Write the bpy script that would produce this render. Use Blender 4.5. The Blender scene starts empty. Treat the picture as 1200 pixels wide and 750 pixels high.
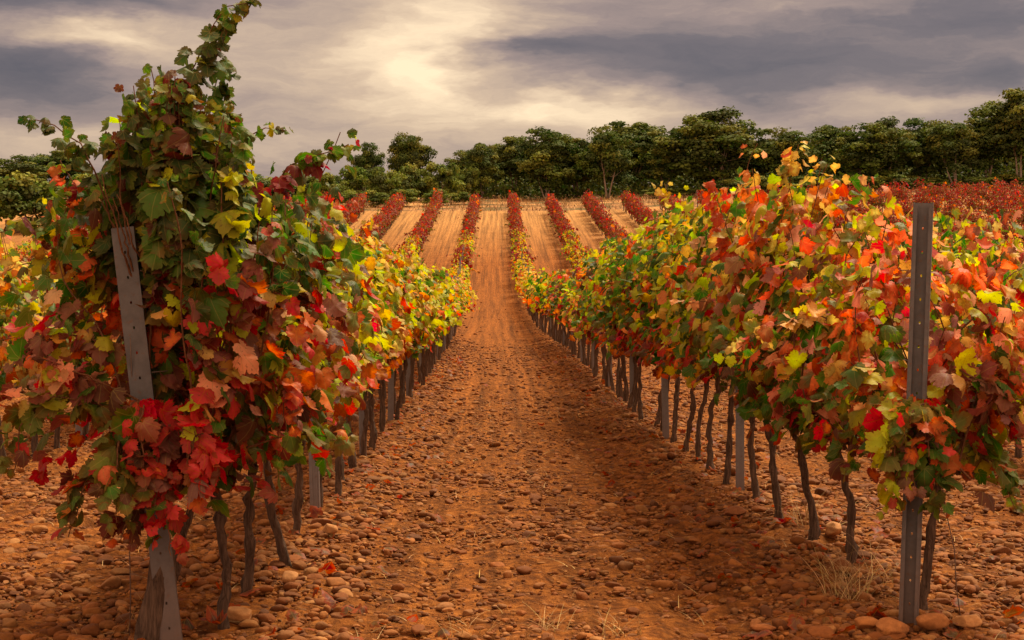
import bpy, math, random
import numpy as np

rng = np.random.default_rng(11)
PI = math.pi
F = 2000.0            # focal length in photo pixels (photo 1200 wide)
CAMH = 1.46
VX, HY = 583.0, 332.0  # where straight-ahead and eye level fall in the photo

scene = bpy.context.scene
COL = scene.collection

# ------------------------------------------------------------------ helpers
def sm(a, b, t):
    t = np.clip((np.asarray(t, float) - a) / (b - a), 0, 1)
    return t * t * (3 - 2 * t)

def nrm(v):
    v = np.asarray(v, float)
    return v / (np.linalg.norm(v, axis=-1, keepdims=True) + 1e-9)

def at(px, py, d):
    """a place at distance d seen at (px,py)"""
    return np.array([(px - VX) / F * d, d, CAMH + (HY - py) / F * d])

def prof(y):
    y = np.asarray(y, float)
    a, b, s = 50.0, 90.0, 0.115
    q = np.clip(y - a, 0, b - a)
    h = s * q * q / (2 * (b - a)) + s * np.clip(y - b, 0, 40)
    h = h + 0.095 * np.clip(y - 130, 0, 30) + 0.02 * np.clip(y - 160, 0, 120)
    return h

def ground_h(x, y):
    x = np.asarray(x, float); y = np.asarray(y, float)
    h = prof(y)
    h = h + 0.032 * np.clip(x - 5, 0, 60) * sm(70, 120, y)
    # low ridge of soil under the two nearest rows, two shallow wheel ruts in the track
    sh = shift(y)
    for rx in (rowx('L', 1, y), rowx('R', 1, y)):
        h = h + 0.07 * np.exp(-((x - rx) / 0.35) ** 2) * (1 - sm(40, 70, y)) * sm(7.6, 10, y)
    mid = 0.5 * (rowx('L', 1, y) + rowx('R', 1, y))
    for o in (-0.62, 0.62):
        h = h - 0.025 * np.exp(-((x - mid - o) / 0.22) ** 2) * (1 - sm(90, 120, y))
    h = h + 0.012 * np.sin(x * 3.1 + y * 0.7) * np.sin(y * 2.3 - x) * (1 - sm(40, 60, y))
    return h

def shift(y):
    return -0.6 * sm(30, 85, y)

def rowx(side, k, y):
    y = np.asarray(y, float)
    if side == 'L':
        return -1.08 - 0.12 * (1 - sm(7, 11, y)) - 2.8 * (k - 1) + shift(y)
    return 1.50 + 0.26 * (1 - sm(7, 16, y)) + 0.25 * sm(40, 85, y) + 2.8 * (k - 1) + shift(y)

class MB:
    def __init__(s):
        s.V = []; s.F = []; s.C = []; s.L = []; s.M = []; s.n = 0
    def add(s, V, Fs, col=(1, 1, 1, 0), lc=None, mat=0):
        V = np.asarray(V, np.float32)
        n = len(V)
        if n == 0: return
        c = np.asarray(col, np.float32)
        if c.ndim == 1: c = np.broadcast_to(c, (n, 4))
        l = np.zeros((n, 3), np.float32) if lc is None else np.asarray(lc, np.float32)
        s.V.append(V); s.C.append(c); s.L.append(l)
        for f in Fs:
            f = np.asarray(f, np.int64)
            if len(f):
                s.F.append(f + s.n); s.M.append(mat)
        s.n += n
    def arrays(s):
        return (np.concatenate(s.V), s.F, np.concatenate(s.C), np.concatenate(s.L), s.M)
    def mesh(s, name, mats, smooth=True):
        V = np.concatenate(s.V); C = np.concatenate(s.C); L = np.concatenate(s.L)
        me = bpy.data.meshes.new(name)
        me.vertices.add(len(V)); me.vertices.foreach_set('co', V.astype(np.float32).ravel())
        loops = np.concatenate([f.ravel() for f in s.F]).astype(np.int32)
        tot = np.concatenate([np.full(len(f), f.shape[1], np.int32) for f in s.F])
        mi = np.concatenate([np.full(len(f), m, np.int32) for f, m in zip(s.F, s.M)])
        st = np.zeros(len(tot), np.int32); st[1:] = np.cumsum(tot)[:-1]
        me.loops.add(len(loops)); me.loops.foreach_set('vertex_index', loops)
        me.polygons.add(len(tot)); me.polygons.foreach_set('loop_start', st)
        me.polygons.foreach_set('loop_total', tot)
        me.polygons.foreach_set('material_index', mi)
        me.polygons.foreach_set('use_smooth', np.full(len(tot), smooth, bool))
        a = me.attributes.new('tint', 'FLOAT_COLOR', 'POINT'); a.data.foreach_set('color', C.ravel().astype(np.float32))
        b = me.attributes.new('local', 'FLOAT_VECTOR', 'POINT'); b.data.foreach_set('vector', L.ravel().astype(np.float32))
        for m in mats: me.materials.append(m)
        me.update(); me.validate()
        return me

def link(name, me, parent=None):
    o = bpy.data.objects.new(name, me); COL.objects.link(o)
    if parent is not None: o.parent = parent
    return o

def tag(o, label=None, cat=None, group=None, kind=None):
    if label: o['label'] = label
    if cat: o['category'] = cat
    if group: o['group'] = group
    if kind: o['kind'] = kind
    return o

def empty(name, loc, rz=0.0):
    o = bpy.data.objects.new(name, None); COL.objects.link(o)
    o.location = [float(c) for c in loc]; o.rotation_euler = (0, 0, float(rz))
    o.empty_display_size = 0.1
    return o

def tube(P, R, sides=6, cap=True, rough=0.0, r=rng):
    P = np.asarray(P, float); n = len(P); R = np.broadcast_to(np.asarray(R, float), (n,))
    D = np.gradient(P, axis=0); D = nrm(D)
    ref = np.array([1.0, 0.0, 0.0]) if abs(D[0][0]) < 0.8 else np.array([0, 1.0, 0])
    A = nrm(np.cross(D, ref)); B = np.cross(D, A)
    an = np.linspace(0, 2 * PI, sides, endpoint=False)
    rr = R[:, None] * (1 + rough * r.normal(0, 1, (n, sides)))
    V = P[:, None, :] + rr[..., None] * (np.cos(an)[None, :, None] * A[:, None] + np.sin(an)[None, :, None] * B[:, None])
    V = V.reshape(-1, 3)
    i = np.arange(n - 1)[:, None] * sides; j = np.arange(sides)[None]; k = (j + 1) % sides
    Fq = np.stack([i + j, i + k, i + sides + k, i + sides + j], -1).reshape(-1, 4)
    Fs = [Fq]
    if cap: Fs.append(np.array([np.arange(sides)[::-1], np.arange(sides) + (n - 1) * sides]))
    return V, Fs

def box(c, s):
    c = np.asarray(c, float); s = np.asarray(s, float) / 2
    V = np.array([[x, y, z] for x in (-1, 1) for y in (-1, 1) for z in (-1, 1)], float) * s + c
    Fq = np.array([[0, 1, 3, 2], [4, 6, 7, 5], [0, 4, 5, 1], [2, 3, 7, 6], [0, 2, 6, 4], [1, 5, 7, 3]])
    return V, [Fq]

# ------------------------------------------------------------------ materials
def newmat(name):
    m = bpy.data.materials.new(name); m.use_nodes = True
    nt = m.node_tree; nt.nodes.clear()
    return m, nt
def N(nt, t, **kw):
    n = nt.nodes.new(t)
    for k, v in kw.items():
        if k.startswith('i_'):
            key = k[2:]; key = int(key) if key.isdigit() else key.replace('_', ' ')
            n.inputs[key].default_value = v
        else: setattr(n, k, v)
    return n
def M(nt, op, a, b=None, c=None, clamp=False):
    n = nt.nodes.new('ShaderNodeMath'); n.operation = op; n.use_clamp = clamp
    for i, v in enumerate((a, b, c)):
        if v is None: continue
        if isinstance(v, (int, float)): n.inputs[i].default_value = v
        else: nt.links.new(v, n.inputs[i])
    return n.outputs[0]
def MIX(nt, fac, a, b, mode='MIX'):
    n = nt.nodes.new('ShaderNodeMix'); n.data_type = 'RGBA'; n.blend_type = mode
    for i, v in ((0, fac), (6, a), (7, b)):
        if isinstance(v, (int, float)): n.inputs[i].default_value = v
        elif isinstance(v, tuple): n.inputs[i].default_value = (*v[:3], 1)
        else: nt.links.new(v, n.inputs[i])
    return n.outputs[2]
def RAMP(nt, fac, stops):
    n = nt.nodes.new('ShaderNodeValToRGB')
    e = n.color_ramp.elements
    while len(e) < len(stops): e.new(0.5)
    for el, (p, c) in zip(e, stops):
        el.position = p; el.color = (*c, 1) if len(c) == 3 else c
    nt.links.new(fac, n.inputs[0])
    return n.outputs[0]
def NOISE(nt, vec, scale, detail=4, rough=0.55, dist=0.0):
    n = N(nt, 'ShaderNodeTexNoise'); n.inputs['Scale'].default_value = scale
    n.inputs['Detail'].default_value = detail; n.inputs['Roughness'].default_value = rough
    n.inputs['Distortion'].default_value = dist
    if vec is not None: nt.links.new(vec, n.inputs['Vector'])
    return n
def MAP(nt, vec, sc):
    n = N(nt, 'ShaderNodeMapping'); n.inputs['Scale'].default_value = sc
    nt.links.new(vec, n.inputs['Vector']); return n.outputs[0]

def leaf_material(name, trans=0.38, veins=True, rough=0.5, spec=0.3):
    m, nt = newmat(name); L = nt.links
    at_ = N(nt, 'ShaderNodeAttribute', attribute_name='tint')
    lc = N(nt, 'ShaderNodeAttribute', attribute_name='local')
    oi = N(nt, 'ShaderNodeObjectInfo')
    geo = N(nt, 'ShaderNodeNewGeometry')
    col = at_.outputs['Color']
    nz = NOISE(nt, geo.outputs['Position'], 26.0, 3)
    if veins:
        sp = N(nt, 'ShaderNodeSeparateXYZ'); L.new(lc.outputs['Vector'], sp.inputs[0])
        ang = M(nt, 'ARCTAN2', sp.outputs[0], M(nt, 'ADD', sp.outputs[1], 0.02))
        r2 = M(nt, 'SQRT', M(nt, 'ADD', M(nt, 'MULTIPLY', sp.outputs[0], sp.outputs[0]), M(nt, 'MULTIPLY', sp.outputs[1], sp.outputs[1])))
        pp = M(nt, 'PINGPONG', ang, 0.36)
        dv = M(nt, 'MULTIPLY', M(nt, 'SINE', pp), r2)
        vm = M(nt, 'SUBTRACT', 1.0, M(nt, 'DIVIDE', dv, 0.022), clamp=True)
        # coloured rim creeping in from the edge (autumn colouring)
        ed = M(nt, 'ADD', sp.outputs[2], M(nt, 'MULTIPLY', M(nt, 'SUBTRACT', nz.outputs[0], 0.5), 1.5))
        rim = M(nt, 'MULTIPLY', M(nt, 'MULTIPLY', M(nt, 'SUBTRACT', ed, 0.42), 2.6, clamp=True), at_.outputs['Alpha'])
        col = MIX(nt, rim, col, (0.36, 0.05, 0.015))
        col = MIX(nt, M(nt, 'MULTIPLY', vm, 0.40), col, (0.42, 0.34, 0.10))
    # dry brown spots
    n3 = NOISE(nt, geo.outputs['Position'], 75.0, 2)
    col = MIX(nt, M(nt, 'MULTIPLY', M(nt, 'SUBTRACT', n3.outputs[0], 0.60), 5.0, clamp=True), col, (0.13, 0.05, 0.018))
    # blotches
    n2 = NOISE(nt, geo.outputs['Position'], 9.0, 3)
    hs = N(nt, 'ShaderNodeHueSaturation')
    L.new(col, hs.inputs['Color'])
    L.new(M(nt, 'ADD', M(nt, 'MULTIPLY', oi.outputs['Random'], 0.03), 0.485), hs.inputs['Hue'])
    L.new(M(nt, 'ADD', M(nt, 'MULTIPLY', n2.outputs[0], 1.3), 0.40), hs.inputs['Value'])
    hs.inputs['Saturation'].default_value = 1.12
    col = hs.outputs['Color']
    # paler underside
    colb = MIX(nt, M(nt, 'MULTIPLY', geo.outputs['Backfacing'], 0.22), col, (0.20, 0.20, 0.08))
    p = N(nt, 'ShaderNodeBsdfPrincipled'); L.new(colb, p.inputs['Base Color'])
    p.inputs['Roughness'].default_value = rough; p.inputs['Specular IOR Level'].default_value = spec
    t = N(nt, 'ShaderNodeBsdfTranslucent'); L.new(col, t.inputs['Color'])
    bp = N(nt, 'ShaderNodeBump'); bp.inputs['Strength'].default_value = 0.7; bp.inputs['Distance'].default_value = 0.01
    L.new(nz.outputs[0], bp.inputs['Height']); L.new(bp.outputs[0], p.inputs['Normal'])
    mx = N(nt, 'ShaderNodeMixShader'); mx.inputs[0].default_value = trans
    L.new(p.outputs[0], mx.inputs[1]); L.new(t.outputs[0], mx.inputs[2])
    o = N(nt, 'ShaderNodeOutputMaterial'); L.new(mx.outputs[0], o.inputs[0])
    return m

def bark_material(name, c0, c1, scale=30.0):
    m, nt = newmat(name); L = nt.links
    tc = N(nt, 'ShaderNodeTexCoord')
    v = MAP(nt, tc.outputs['Object'], (1, 1, 0.12))
    n1 = NOISE(nt, v, scale * 2, 5, 0.65, 0.6)
    n2 = NOISE(nt, tc.outputs['Object'], scale * 0.25, 3)
    c = RAMP(nt, n1.outputs[0], [(0.30, c0), (0.70, c1)])
    c = MIX(nt, M(nt, 'MULTIPLY', n2.outputs[0], 0.55), c, tuple(x * 0.45 for x in c1))
    p = N(nt, 'ShaderNodeBsdfPrincipled'); L.new(c, p.inputs['Base Color']); p.inputs['Roughness'].default_value = 0.9
    p.inputs['Specular IOR Level'].default_value = 0.15
    b = N(nt, 'ShaderNodeBump'); b.inputs['Strength'].default_value = 1.0; b.inputs['Distance'].default_value = 0.03
    L.new(n1.outputs[0], b.inputs['Height']); L.new(b.outputs[0], p.inputs['Normal'])
    o = N(nt, 'ShaderNodeOutputMaterial'); L.new(p.outputs[0], o.inputs[0])
    return m

def tint_material(name, rough=0.9, nscale=40.0, bump=0.6, dist=0.01, spec=0.2, lo=0.6, hi=1.3):
    m, nt = newmat(name); L = nt.links
    a = N(nt, 'ShaderNodeAttribute', attribute_name='tint')
    g = N(nt, 'ShaderNodeNewGeometry')
    n1 = NOISE(nt, g.outputs['Position'], nscale, 6, 0.65)
    n2 = NOISE(nt, g.outputs['Position'], nscale * 0.2, 3, 0.5)
    f = RAMP(nt, n1.outputs[0], [(0.25, (lo,) * 3), (0.75, (hi,) * 3)])
    c = MIX(nt, 1.0, a.outputs['Color'], f, 'MULTIPLY')
    c = MIX(nt, M(nt, 'MULTIPLY', n2.outputs[0], 0.45), c, (0.26, 0.09, 0.024))   # red dust
    p = N(nt, 'ShaderNodeBsdfPrincipled'); L.new(c, p.inputs['Base Color'])
    p.inputs['Roughness'].default_value = rough; p.inputs['Specular IOR Level'].default_value = spec
    b = N(nt, 'ShaderNodeBump'); b.inputs['Strength'].default_value = bump; b.inputs['Distance'].default_value = dist
    L.new(n1.outputs[0], b.inputs['Height']); L.new(b.outputs[0], p.inputs['Normal'])
    o = N(nt, 'ShaderNodeOutputMaterial'); L.new(p.outputs[0], o.inputs[0])
    return m

def metal_material(name, c0, c1, rough=0.55, metallic=0.35):
    m, nt = newmat(name); L = nt.links
    tc = N(nt, 'ShaderNodeTexCoord')
    n1 = NOISE(nt, tc.outputs['Object'], 14.0, 5, 0.7)
    n2 = NOISE(nt, MAP(nt, tc.outputs['Object'], (1, 1, 0.06)), 60.0, 3, 0.5)
    c = RAMP(nt, n1.outputs[0], [(0.3, c0), (0.72, c1)])
    c = MIX(nt, M(nt, 'MULTIPLY', n2.outputs[0], 0.35), c, tuple(x * 0.6 for x in c0))
    n4 = NOISE(nt, tc.outputs['Object'], 38.0, 5, 0.75)
    c = MIX(nt, M(nt, 'MULTIPLY', M(nt, 'SUBTRACT', n4.outputs[0], 0.56), 6.0, clamp=True), c, (0.13, 0.060, 0.030))   # rust flecks
    sp = N(nt, 'ShaderNodeSeparateXYZ'); L.new(tc.outputs['Object'], sp.inputs[0])
    dirt = M(nt, 'MULTIPLY', M(nt, 'SUBTRACT', 1.0, M(nt, 'DIVIDE', sp.outputs[2], 0.45), clamp=True), n1.outputs[0])
    c = MIX(nt, dirt, c, (0.16, 0.075, 0.04))       # soil splashed on the foot
    p = N(nt, 'ShaderNodeBsdfPrincipled'); L.new(c, p.inputs['Base Color'])
    p.inputs['Roughness'].default_value = rough; p.inputs['Metallic'].default_value = metallic
    o = N(nt, 'ShaderNodeOutputMaterial'); L.new(p.outputs[0], o.inputs[0])
    return m

def ground_material():
    m, nt = newmat('soil'); L = nt.links
    g = N(nt, 'ShaderNodeNewGeometry'); P = g.outputs['Position']
    sp = N(nt, 'ShaderNodeSeparateXYZ'); L.new(P, sp.inputs[0])
    n1 = NOISE(nt, P, 1.3, 5, 0.6)
    n2 = NOISE(nt, P, 14.0, 6, 0.7)
    n3 = NOISE(nt, P, 60.0, 4, 0.7)
    st = NOISE(nt, MAP(nt, P, (1.0, 0.012, 0.0)), 5.5, 4, 0.65)       # harrow lines along the rows
    st2 = NOISE(nt, MAP(nt, P, (1.0, 0.03, 0.0)), 17.0, 2, 0.5)
    vo = N(nt, 'ShaderNodeTexVoronoi'); vo.inputs['Scale'].default_value = 13.0; vo.inputs['Randomness'].default_value = 1.0
    L.new(P, vo.inputs['Vector'])
    base = RAMP(nt, n2.outputs[0], [(0.37, (0.036, 0.0105, 0.0025)), (0.5, (0.20, 0.066, 0.0105)), (0.68, (0.43, 0.158, 0.029))])
    base = MIX(nt, M(nt, 'MULTIPLY', n1.outputs[0], 0.5), base, (0.33, 0.105, 0.018))
    # pebble tops seen in the clods
    peb = M(nt, 'SUBTRACT', 1.0, M(nt, 'MULTIPLY', vo.outputs['Distance'], 2.3), clamp=True)
    base = MIX(nt, M(nt, 'MULTIPLY', M(nt, 'POWER', peb, 3.0), 0.4), base, (0.46, 0.21, 0.062))
    # dry straw gold on the upper slope, between tilled strips
    gold = MIX(nt, n2.outputs[0], (0.32, 0.145, 0.042), (0.50, 0.285, 0.095))
    up = M(nt, 'ADD', M(nt, 'DIVIDE', M(nt, 'SUBTRACT', sp.outputs[1], 92.0), 30.0), M(nt, 'MULTIPLY', M(nt, 'SUBTRACT', n1.outputs[0], 0.5), 0.5), clamp=True)
    base = MIX(nt, M(nt, 'MULTIPLY', up, 0.85), base, gold)
    # strip of grass and weeds beyond the last vines
    hd = M(nt, 'MULTIPLY', M(nt, 'SUBTRACT', sp.outputs[1], 130.5), 0.8, clamp=True)
    wg = NOISE(nt, P, 0.35, 4, 0.6)
    weeds = RAMP(nt, wg.outputs[0], [(0.38, (0.10, 0.085, 0.03)), (0.5, (0.26, 0.13, 0.05)), (0.64, (0.46, 0.24, 0.08))])
    base = MIX(nt, hd, base, weeds)
    # stripes
    sf = RAMP(nt, st.outputs[0], [(0.32, (0.50,) * 3), (0.5, (1.0,) * 3), (0.68, (1.35,) * 3)])
    base = MIX(nt, 1.0, base, sf, 'MULTIPLY')
    sf2 = RAMP(nt, st2.outputs[0], [(0.35, (0.8,) * 3), (0.65, (1.15,) * 3)])
    base = MIX(nt, 0.6, base, sf2, 'MULTIPLY')
    p = N(nt, 'ShaderNodeBsdfPrincipled'); L.new(base, p.inputs['Base Color'])
    p.inputs['Roughness'].default_value = 0.95; p.inputs['Specular IOR Level'].default_value = 0.1
    hgt = M(nt, 'ADD', M(nt, 'MULTIPLY', n2.outputs[0], 1.0), M(nt, 'ADD', M(nt, 'MULTIPLY', n3.outputs[0], 0.5), M(nt, 'MULTIPLY', peb, 0.7)))
    hgt = M(nt, 'ADD', hgt, M(nt, 'MULTIPLY', st.outputs[0], 0.8))
    b = N(nt, 'ShaderNodeBump'); b.inputs['Strength'].default_value = 1.0; b.inputs['Distance'].default_value = 0.06
    L.new(hgt, b.inputs['Height']); L.new(b.outputs[0], p.inputs['Normal'])
    o = N(nt, 'ShaderNodeOutputMaterial'); L.new(p.outputs[0], o.inputs[0])
    return m

MAT_LEAF = leaf_material('vine_leaf', 0.47, True, 0.55, 0.18)
MAT_LEAF_FAR = leaf_material('vine_leaf_plain', 0.45, False, 0.65, 0.12)
MAT_TREELEAF = leaf_material('tree_leaf', 0.22, False, 0.75, 0.08)
MAT_VBARK = bark_material('vine_bark', (0.022, 0.012, 0.008), (0.21, 0.130, 0.085), 34)
MAT_CANE = bark_material('cane_bark', (0.12, 0.045, 0.02), (0.30, 0.13, 0.055), 40)
MAT_TBARK = bark_material('tree_bark', (0.16, 0.115, 0.08), (0.42, 0.32, 0.23), 6)
MAT_STONE = tint_material('field_stone')
MAT_STRAW = tint_material('dry_straw', 0.8, 30, 0.1, 0.002)
MAT_POST_NEAR = metal_material('weathered_steel', (0.078, 0.073, 0.071), (0.150, 0.142, 0.138), 0.6, 0.25)
MAT_POST = metal_material('galvanised_steel', (0.15, 0.152, 0.158), (0.29, 0.292, 0.30), 0.5, 0.3)
MAT_WIRE = metal_material('rusty_wire', (0.10, 0.06, 0.04), (0.22, 0.16, 0.13), 0.6, 0.4)
MAT_SOIL = ground_material()

# ------------------------------------------------------------------ leaves
_half = [(0.0, 0.02), (0.07, -0.10), (0.17, -0.17), (0.25, -0.13), (0.33, -0.17), (0.37, -0.06), (0.47, -0.03), (0.43, 0.07),
         (0.50, 0.14), (0.39, 0.20), (0.50, 0.26), (0.53, 0.36), (0.60, 0.46), (0.50, 0.50), (0.47, 0.59), (0.39, 0.58), (0.29, 0.54),
         (0.35, 0.63), (0.34, 0.73), (0.24, 0.77), (0.17, 0.87), (0.07, 0.90)]
def _tmpl0():
    out = [(x, y) for x, y in _half] + [(0.0, 1.0)] + [(-x, y) for x, y in _half[:0:-1]]
    out = np.array(out); n = len(out); c = np.array([0.0, 0.30])
    inner = c + (out - c) * 0.52
    V = np.vstack([[c], inner, out])
    e = np.concatenate([[0.0], np.full(n, 0.5), np.full(n, 1.0)])
    j = np.arange(n); k = (j + 1) % n
    tri = np.stack([np.zeros(n, int), 1 + k, 1 + j], -1)
    quad = np.stack([1 + j, 1 + k, 1 + n + k, 1 + n + j], -1)
    return V, e, [tri, quad]
def _tmpl1():
    half = [(0.0, 0.03), (0.17, -0.17), (0.36, -0.10), (0.46, 0.10), (0.40, 0.20), (0.58, 0.45), (0.30, 0.53), (0.32, 0.73)]
    out = np.array(half + [(0.0, 1.0)] + [(-x, y) for x, y in half[:0:-1]]); n = len(out)
    V = np.vstack([[(0.0, 0.30)], out]); e = np.concatenate([[0.0], np.ones(n)])
    j = np.arange(n); k = (j + 1) % n
    return V, e, [np.stack([np.zeros(n, int), 1 + k, 1 + j], -1)]
def _tmpl2():
    V = np.array([(0.0, -0.1), (0.5, 0.05), (0.42, 0.55), (0.0, 1.0), (-0.42, 0.55), (-0.5, 0.05)])
    e = np.ones(6)
    return V, e, [np.array([[0, 3, 2, 1], [0, 5, 4, 3]])]
TM = [_tmpl0(), _tmpl1(), _tmpl2()]

def add_leaves(mb, P, T, Nn, size, col, lod, r, mat=0):
    P = np.asarray(P, float); k = len(P)
    if k == 0: return
    V, e, Fs = TM[lod]; n = len(V)
    Nn = nrm(Nn); T = np.asarray(T, float)
    T = nrm(T - (T * Nn).sum(1, keepdims=True) * Nn); B = np.cross(T, Nn)
    x = V[:, 0][None]; y = V[:, 1][None]
    fold = r.uniform(-0.15, 0.75, (k, 1)); droop = r.uniform(-0.3, 1.1, (k, 1)); cup = r.normal(0, 0.75, (k, 1))
    ph = r.uniform(0, 6.28, (k, 1)); tw = r.normal(0, 0.35, (k, 1))
    asym = 1 + r.normal(0, 0.06, (k, 1))
    an = np.arctan2(x, y - 0.3)
    rr = np.sqrt(x * x + (y - 0.3) ** 2)
    z = -fold * np.abs(x) * 0.7 - droop * (y ** 2) * 0.55 + cup * rr * rr * 0.8 + 0.13 * rr * np.sin(3 * an + ph) * (e[None] > 0.4) + tw * x * y
    W = P[:, None, :] + size[:, None, None] * ((x * asym)[..., None] * B[:, None] + np.broadcast_to(y, (k, n))[..., None] * T[:, None] + z[..., None] * Nn[:, None])
    off = (np.arange(k) * n)[:, None, None]
    FF = [(f[None] + off).reshape(-1, f.shape[1]) for f in Fs]
    C = np.repeat(col, n, axis=0)
    lc = np.stack([np.broadcast_to(x, (k, n)), np.broadcast_to(y, (k, n)), np.broadcast_to(e[None], (k, n))], -1).reshape(-1, 3)
    mb.add(W.reshape(-1, 3), FF, C, lc, mat)

PAL = dict(green=(.046, .150, .018), dkgreen=(.024, .072, .014), olive=(.120, .160, .028), ygreen=(.46, .52, .035), yellow=(.66, .44, .025),
           cream=(.66, .47, .13), orange=(.68, .18, .018), salmon=(.74, .235, .105), red=(.58, .024, .012), crimson=(.22, .018, .024),
           maroon=(.110, .030, .020), mauve=(.27, .105, .075), brown=(.22, .085, .030), rose=(.27, .055, .050), blush=(.80, .40, .22))
KINDS = dict(
    front_left=dict(lo='maroon3 olive5 mauve2 red6 green3 orange3 salmon1 brown1', mid='mauve4 maroon3 olive6 green3 red4 salmon4 blush3 ygreen5 cream4 orange4',
                    hi='olive5 green8 maroon2 dkgreen6 ygreen2'),
    left_edge=dict(lo='maroon2 olive4 dkgreen3 green5 mauve1', mid='olive6 cream5 mauve1 green5 ygreen5 maroon1 orange1', hi='salmon2 orange1 olive4 green4 cream5 ygreen5'),
    yellow=dict(lo='orange4 red2 ygreen6 green4 olive1 maroon1 yellow1 salmon2', mid='ygreen11 yellow3 cream2 green6 orange1 red1 salmon1 blush1', hi='ygreen11 yellow3 green5 cream3 olive1'),
    golden=dict(lo='orange5 red2 ygreen4 cream2 brown1', mid='ygreen6 yellow4 cream4 orange3 olive2 red1', hi='ygreen5 cream4 olive2 orange2 red1 yellow3'),
    greenred=dict(lo='red4 crimson2 orange4 green5 olive2 maroon2', mid='green12 olive5 ygreen6 dkgreen2 orange1 red2 maroon3 crimson1 salmon2', hi='olive3 green8 ygreen8 salmon3 orange1 red1 cream2'),
    salmon=dict(lo='green6 olive4 red2 orange2 maroon3 ygreen3', mid='salmon5 orange1 blush5 cream3 ygreen4 olive4 green6 red2 mauve3', hi='salmon6 orange1 blush5 cream4 ygreen5 olive3 mauve2 red1'),
    blaze=dict(lo='red3 orange2 green6 olive4 maroon2', mid='salmon4 orange1 blush3 red2 cream3 olive5 ygreen5 green8 mauve2', hi='orange2 salmon6 blush4 cream4 ygreen6 red1 olive3 green4 mauve1'),
    crimson=dict(lo='crimson2 brown5 olive1 maroon2', mid='crimson4 maroon1 red1 rose6 brown4 mauve1', hi='crimson4 red1 rose7 brown3 mauve1'),
    rust=dict(lo='brown5 olive3 maroon3', mid='rose5 brown5 orange1 olive2 crimson3 mauve2', hi='rose6 orange1 brown3 mauve3 crimson2'),
    valley=dict(lo='orange3 olive3 ygreen3 brown2 red1', mid='ygreen4 cream4 olive2 orange3 red1 yellow2', hi='ygreen4 cream5 olive2 orange2 rose1 yellow2'),
)
def _parse(s):
    names, w = [], []
    for t in s.split():
        i = len(t.rstrip('0123456789')); names.append(t[:i]); w.append(float(t[i:]))
    return names, np.array(w) / sum(w)
for kd in KINDS.values():
    for k2 in list(kd): kd[k2] = _parse(kd[k2])
RIM = dict(green=.12, olive=.25, ygreen=.16, yellow=.3, cream=.3, orange=.8, salmon=.45, red=.3)

def pick(kind, hrel, r):
    z = 'lo' if hrel < 0.3 else ('mid' if hrel < 0.68 else 'hi')
    n, w = KINDS[kind][z]
    return n[r.choice(len(n), p=w)]
def colour(name, r):
    c = np.array(PAL[name]) * (1 + r.normal(0, 0.10, 3)) * r.uniform(0.72, 1.22)
    return np.clip([*c, RIM.get(name, 0.1) * r.uniform(0.2, 1.6)], 0.004, 1)

def grow(r, p, d, length, lim=None, step=0.07, wob=0.10, up=0.04, top=1.75):
    p = np.array(p, float); d = nrm(np.array(d, float)); pts = [p.copy()]
    for _ in range(max(2, int(length / step))):
        d = d + r.normal(0, wob, 3) + np.array([0, 0, up])
        if lim is not None and p[2] < top and abs(p[0]) > lim * 0.55:
            d[0] -= 0.22 * np.sign(p[0]) * (abs(p[0]) / lim)
        if lim is not None and p[2] > top:
            d[2] -= 0.10
        d = nrm(d); p = p + d * step; pts.append(p.copy())
    return np.array(pts)

def leaves_on(r, pts, spacing, kind, h0, h1, size, out, name=None, keep=0.62, flare=1.0, face=0.0):
    """leaf data along one shoot"""
    seg = np.linalg.norm(np.diff(pts, axis=0), axis=1); s = np.concatenate([[0], np.cumsum(seg)]); Ln = s[-1]
    t = 0.05; side = 1
    while t < Ln + 0.01:
        p = np.array([np.interp(t, s, pts[:, i]) for i in range(3)])
        fr = t / Ln
        hrel = (p[2] - h0) / (h1 - h0)
        for rep in range(1 if r.random() > 0.30 else 2):
            side = -side
            ox = np.sign(p[0]) if (abs(p[0]) > 0.12 and r.random() < 0.75) else side
            qh = nrm(np.array([ox * r.uniform(0.3, 1.0), r.normal(0, 0.55), 0]))
            q = nrm(qh + np.array([0, 0, r.uniform(-0.2, 0.5)]))
            b = p + q * r.uniform(0.03, 0.11) * flare
            if face and r.random() < face: qh = nrm(qh * 0.6 + np.array([r.normal(0, 0.4), -1.0, 0]))
            nn = qh * r.uniform(0.25, 0.9) + np.array([0, 0, r.uniform(0.15, 0.85)]) + r.normal(0, 0.33, 3)
            tt = qh * r.uniform(0.2, 0.8) + np.array([0, 0, -r.uniform(0.2, 0.95)]) + r.normal(0, 0.3, 3)
            nm = name if (name and r.random() < keep) else pick(kind, hrel, r)
            sz = size * r.uniform(0.65, 1.25) * (1 - 0.5 * max(0, fr - 0.6) / 0.4)
            out.append((b, tt, nn, sz, colour(nm, r)))
        t += spacing * r.uniform(0.7, 1.35)

def pack(mb, out, lod, r, origin=None):
    if not out: return
    if origin is not None:
        keep = []
        for q in out:
            wx, wy, wz = q[0] + origin
            hit = False
            for (bx, by, sl, z0, z1) in ((-1.29, 6.75, -0.112, 1.0, 1.9), (1.757, 7.25, 0.030, 1.18, 2.2), (1.757, 7.25, 0.030, 0.0, 0.45)):
                if z0 < wz < z1 and wy < by + 0.10 and abs(wx - (bx + sl * wz) * wy / by) < 0.095: hit = True
            if not hit: keep.append(q)
        out = keep
    P, T, Nn, S, C = zip(*out)
    add_leaves(mb, np.array(P), np.array(T), np.array(Nn), np.array(S), np.array(C), lod, r)

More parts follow.
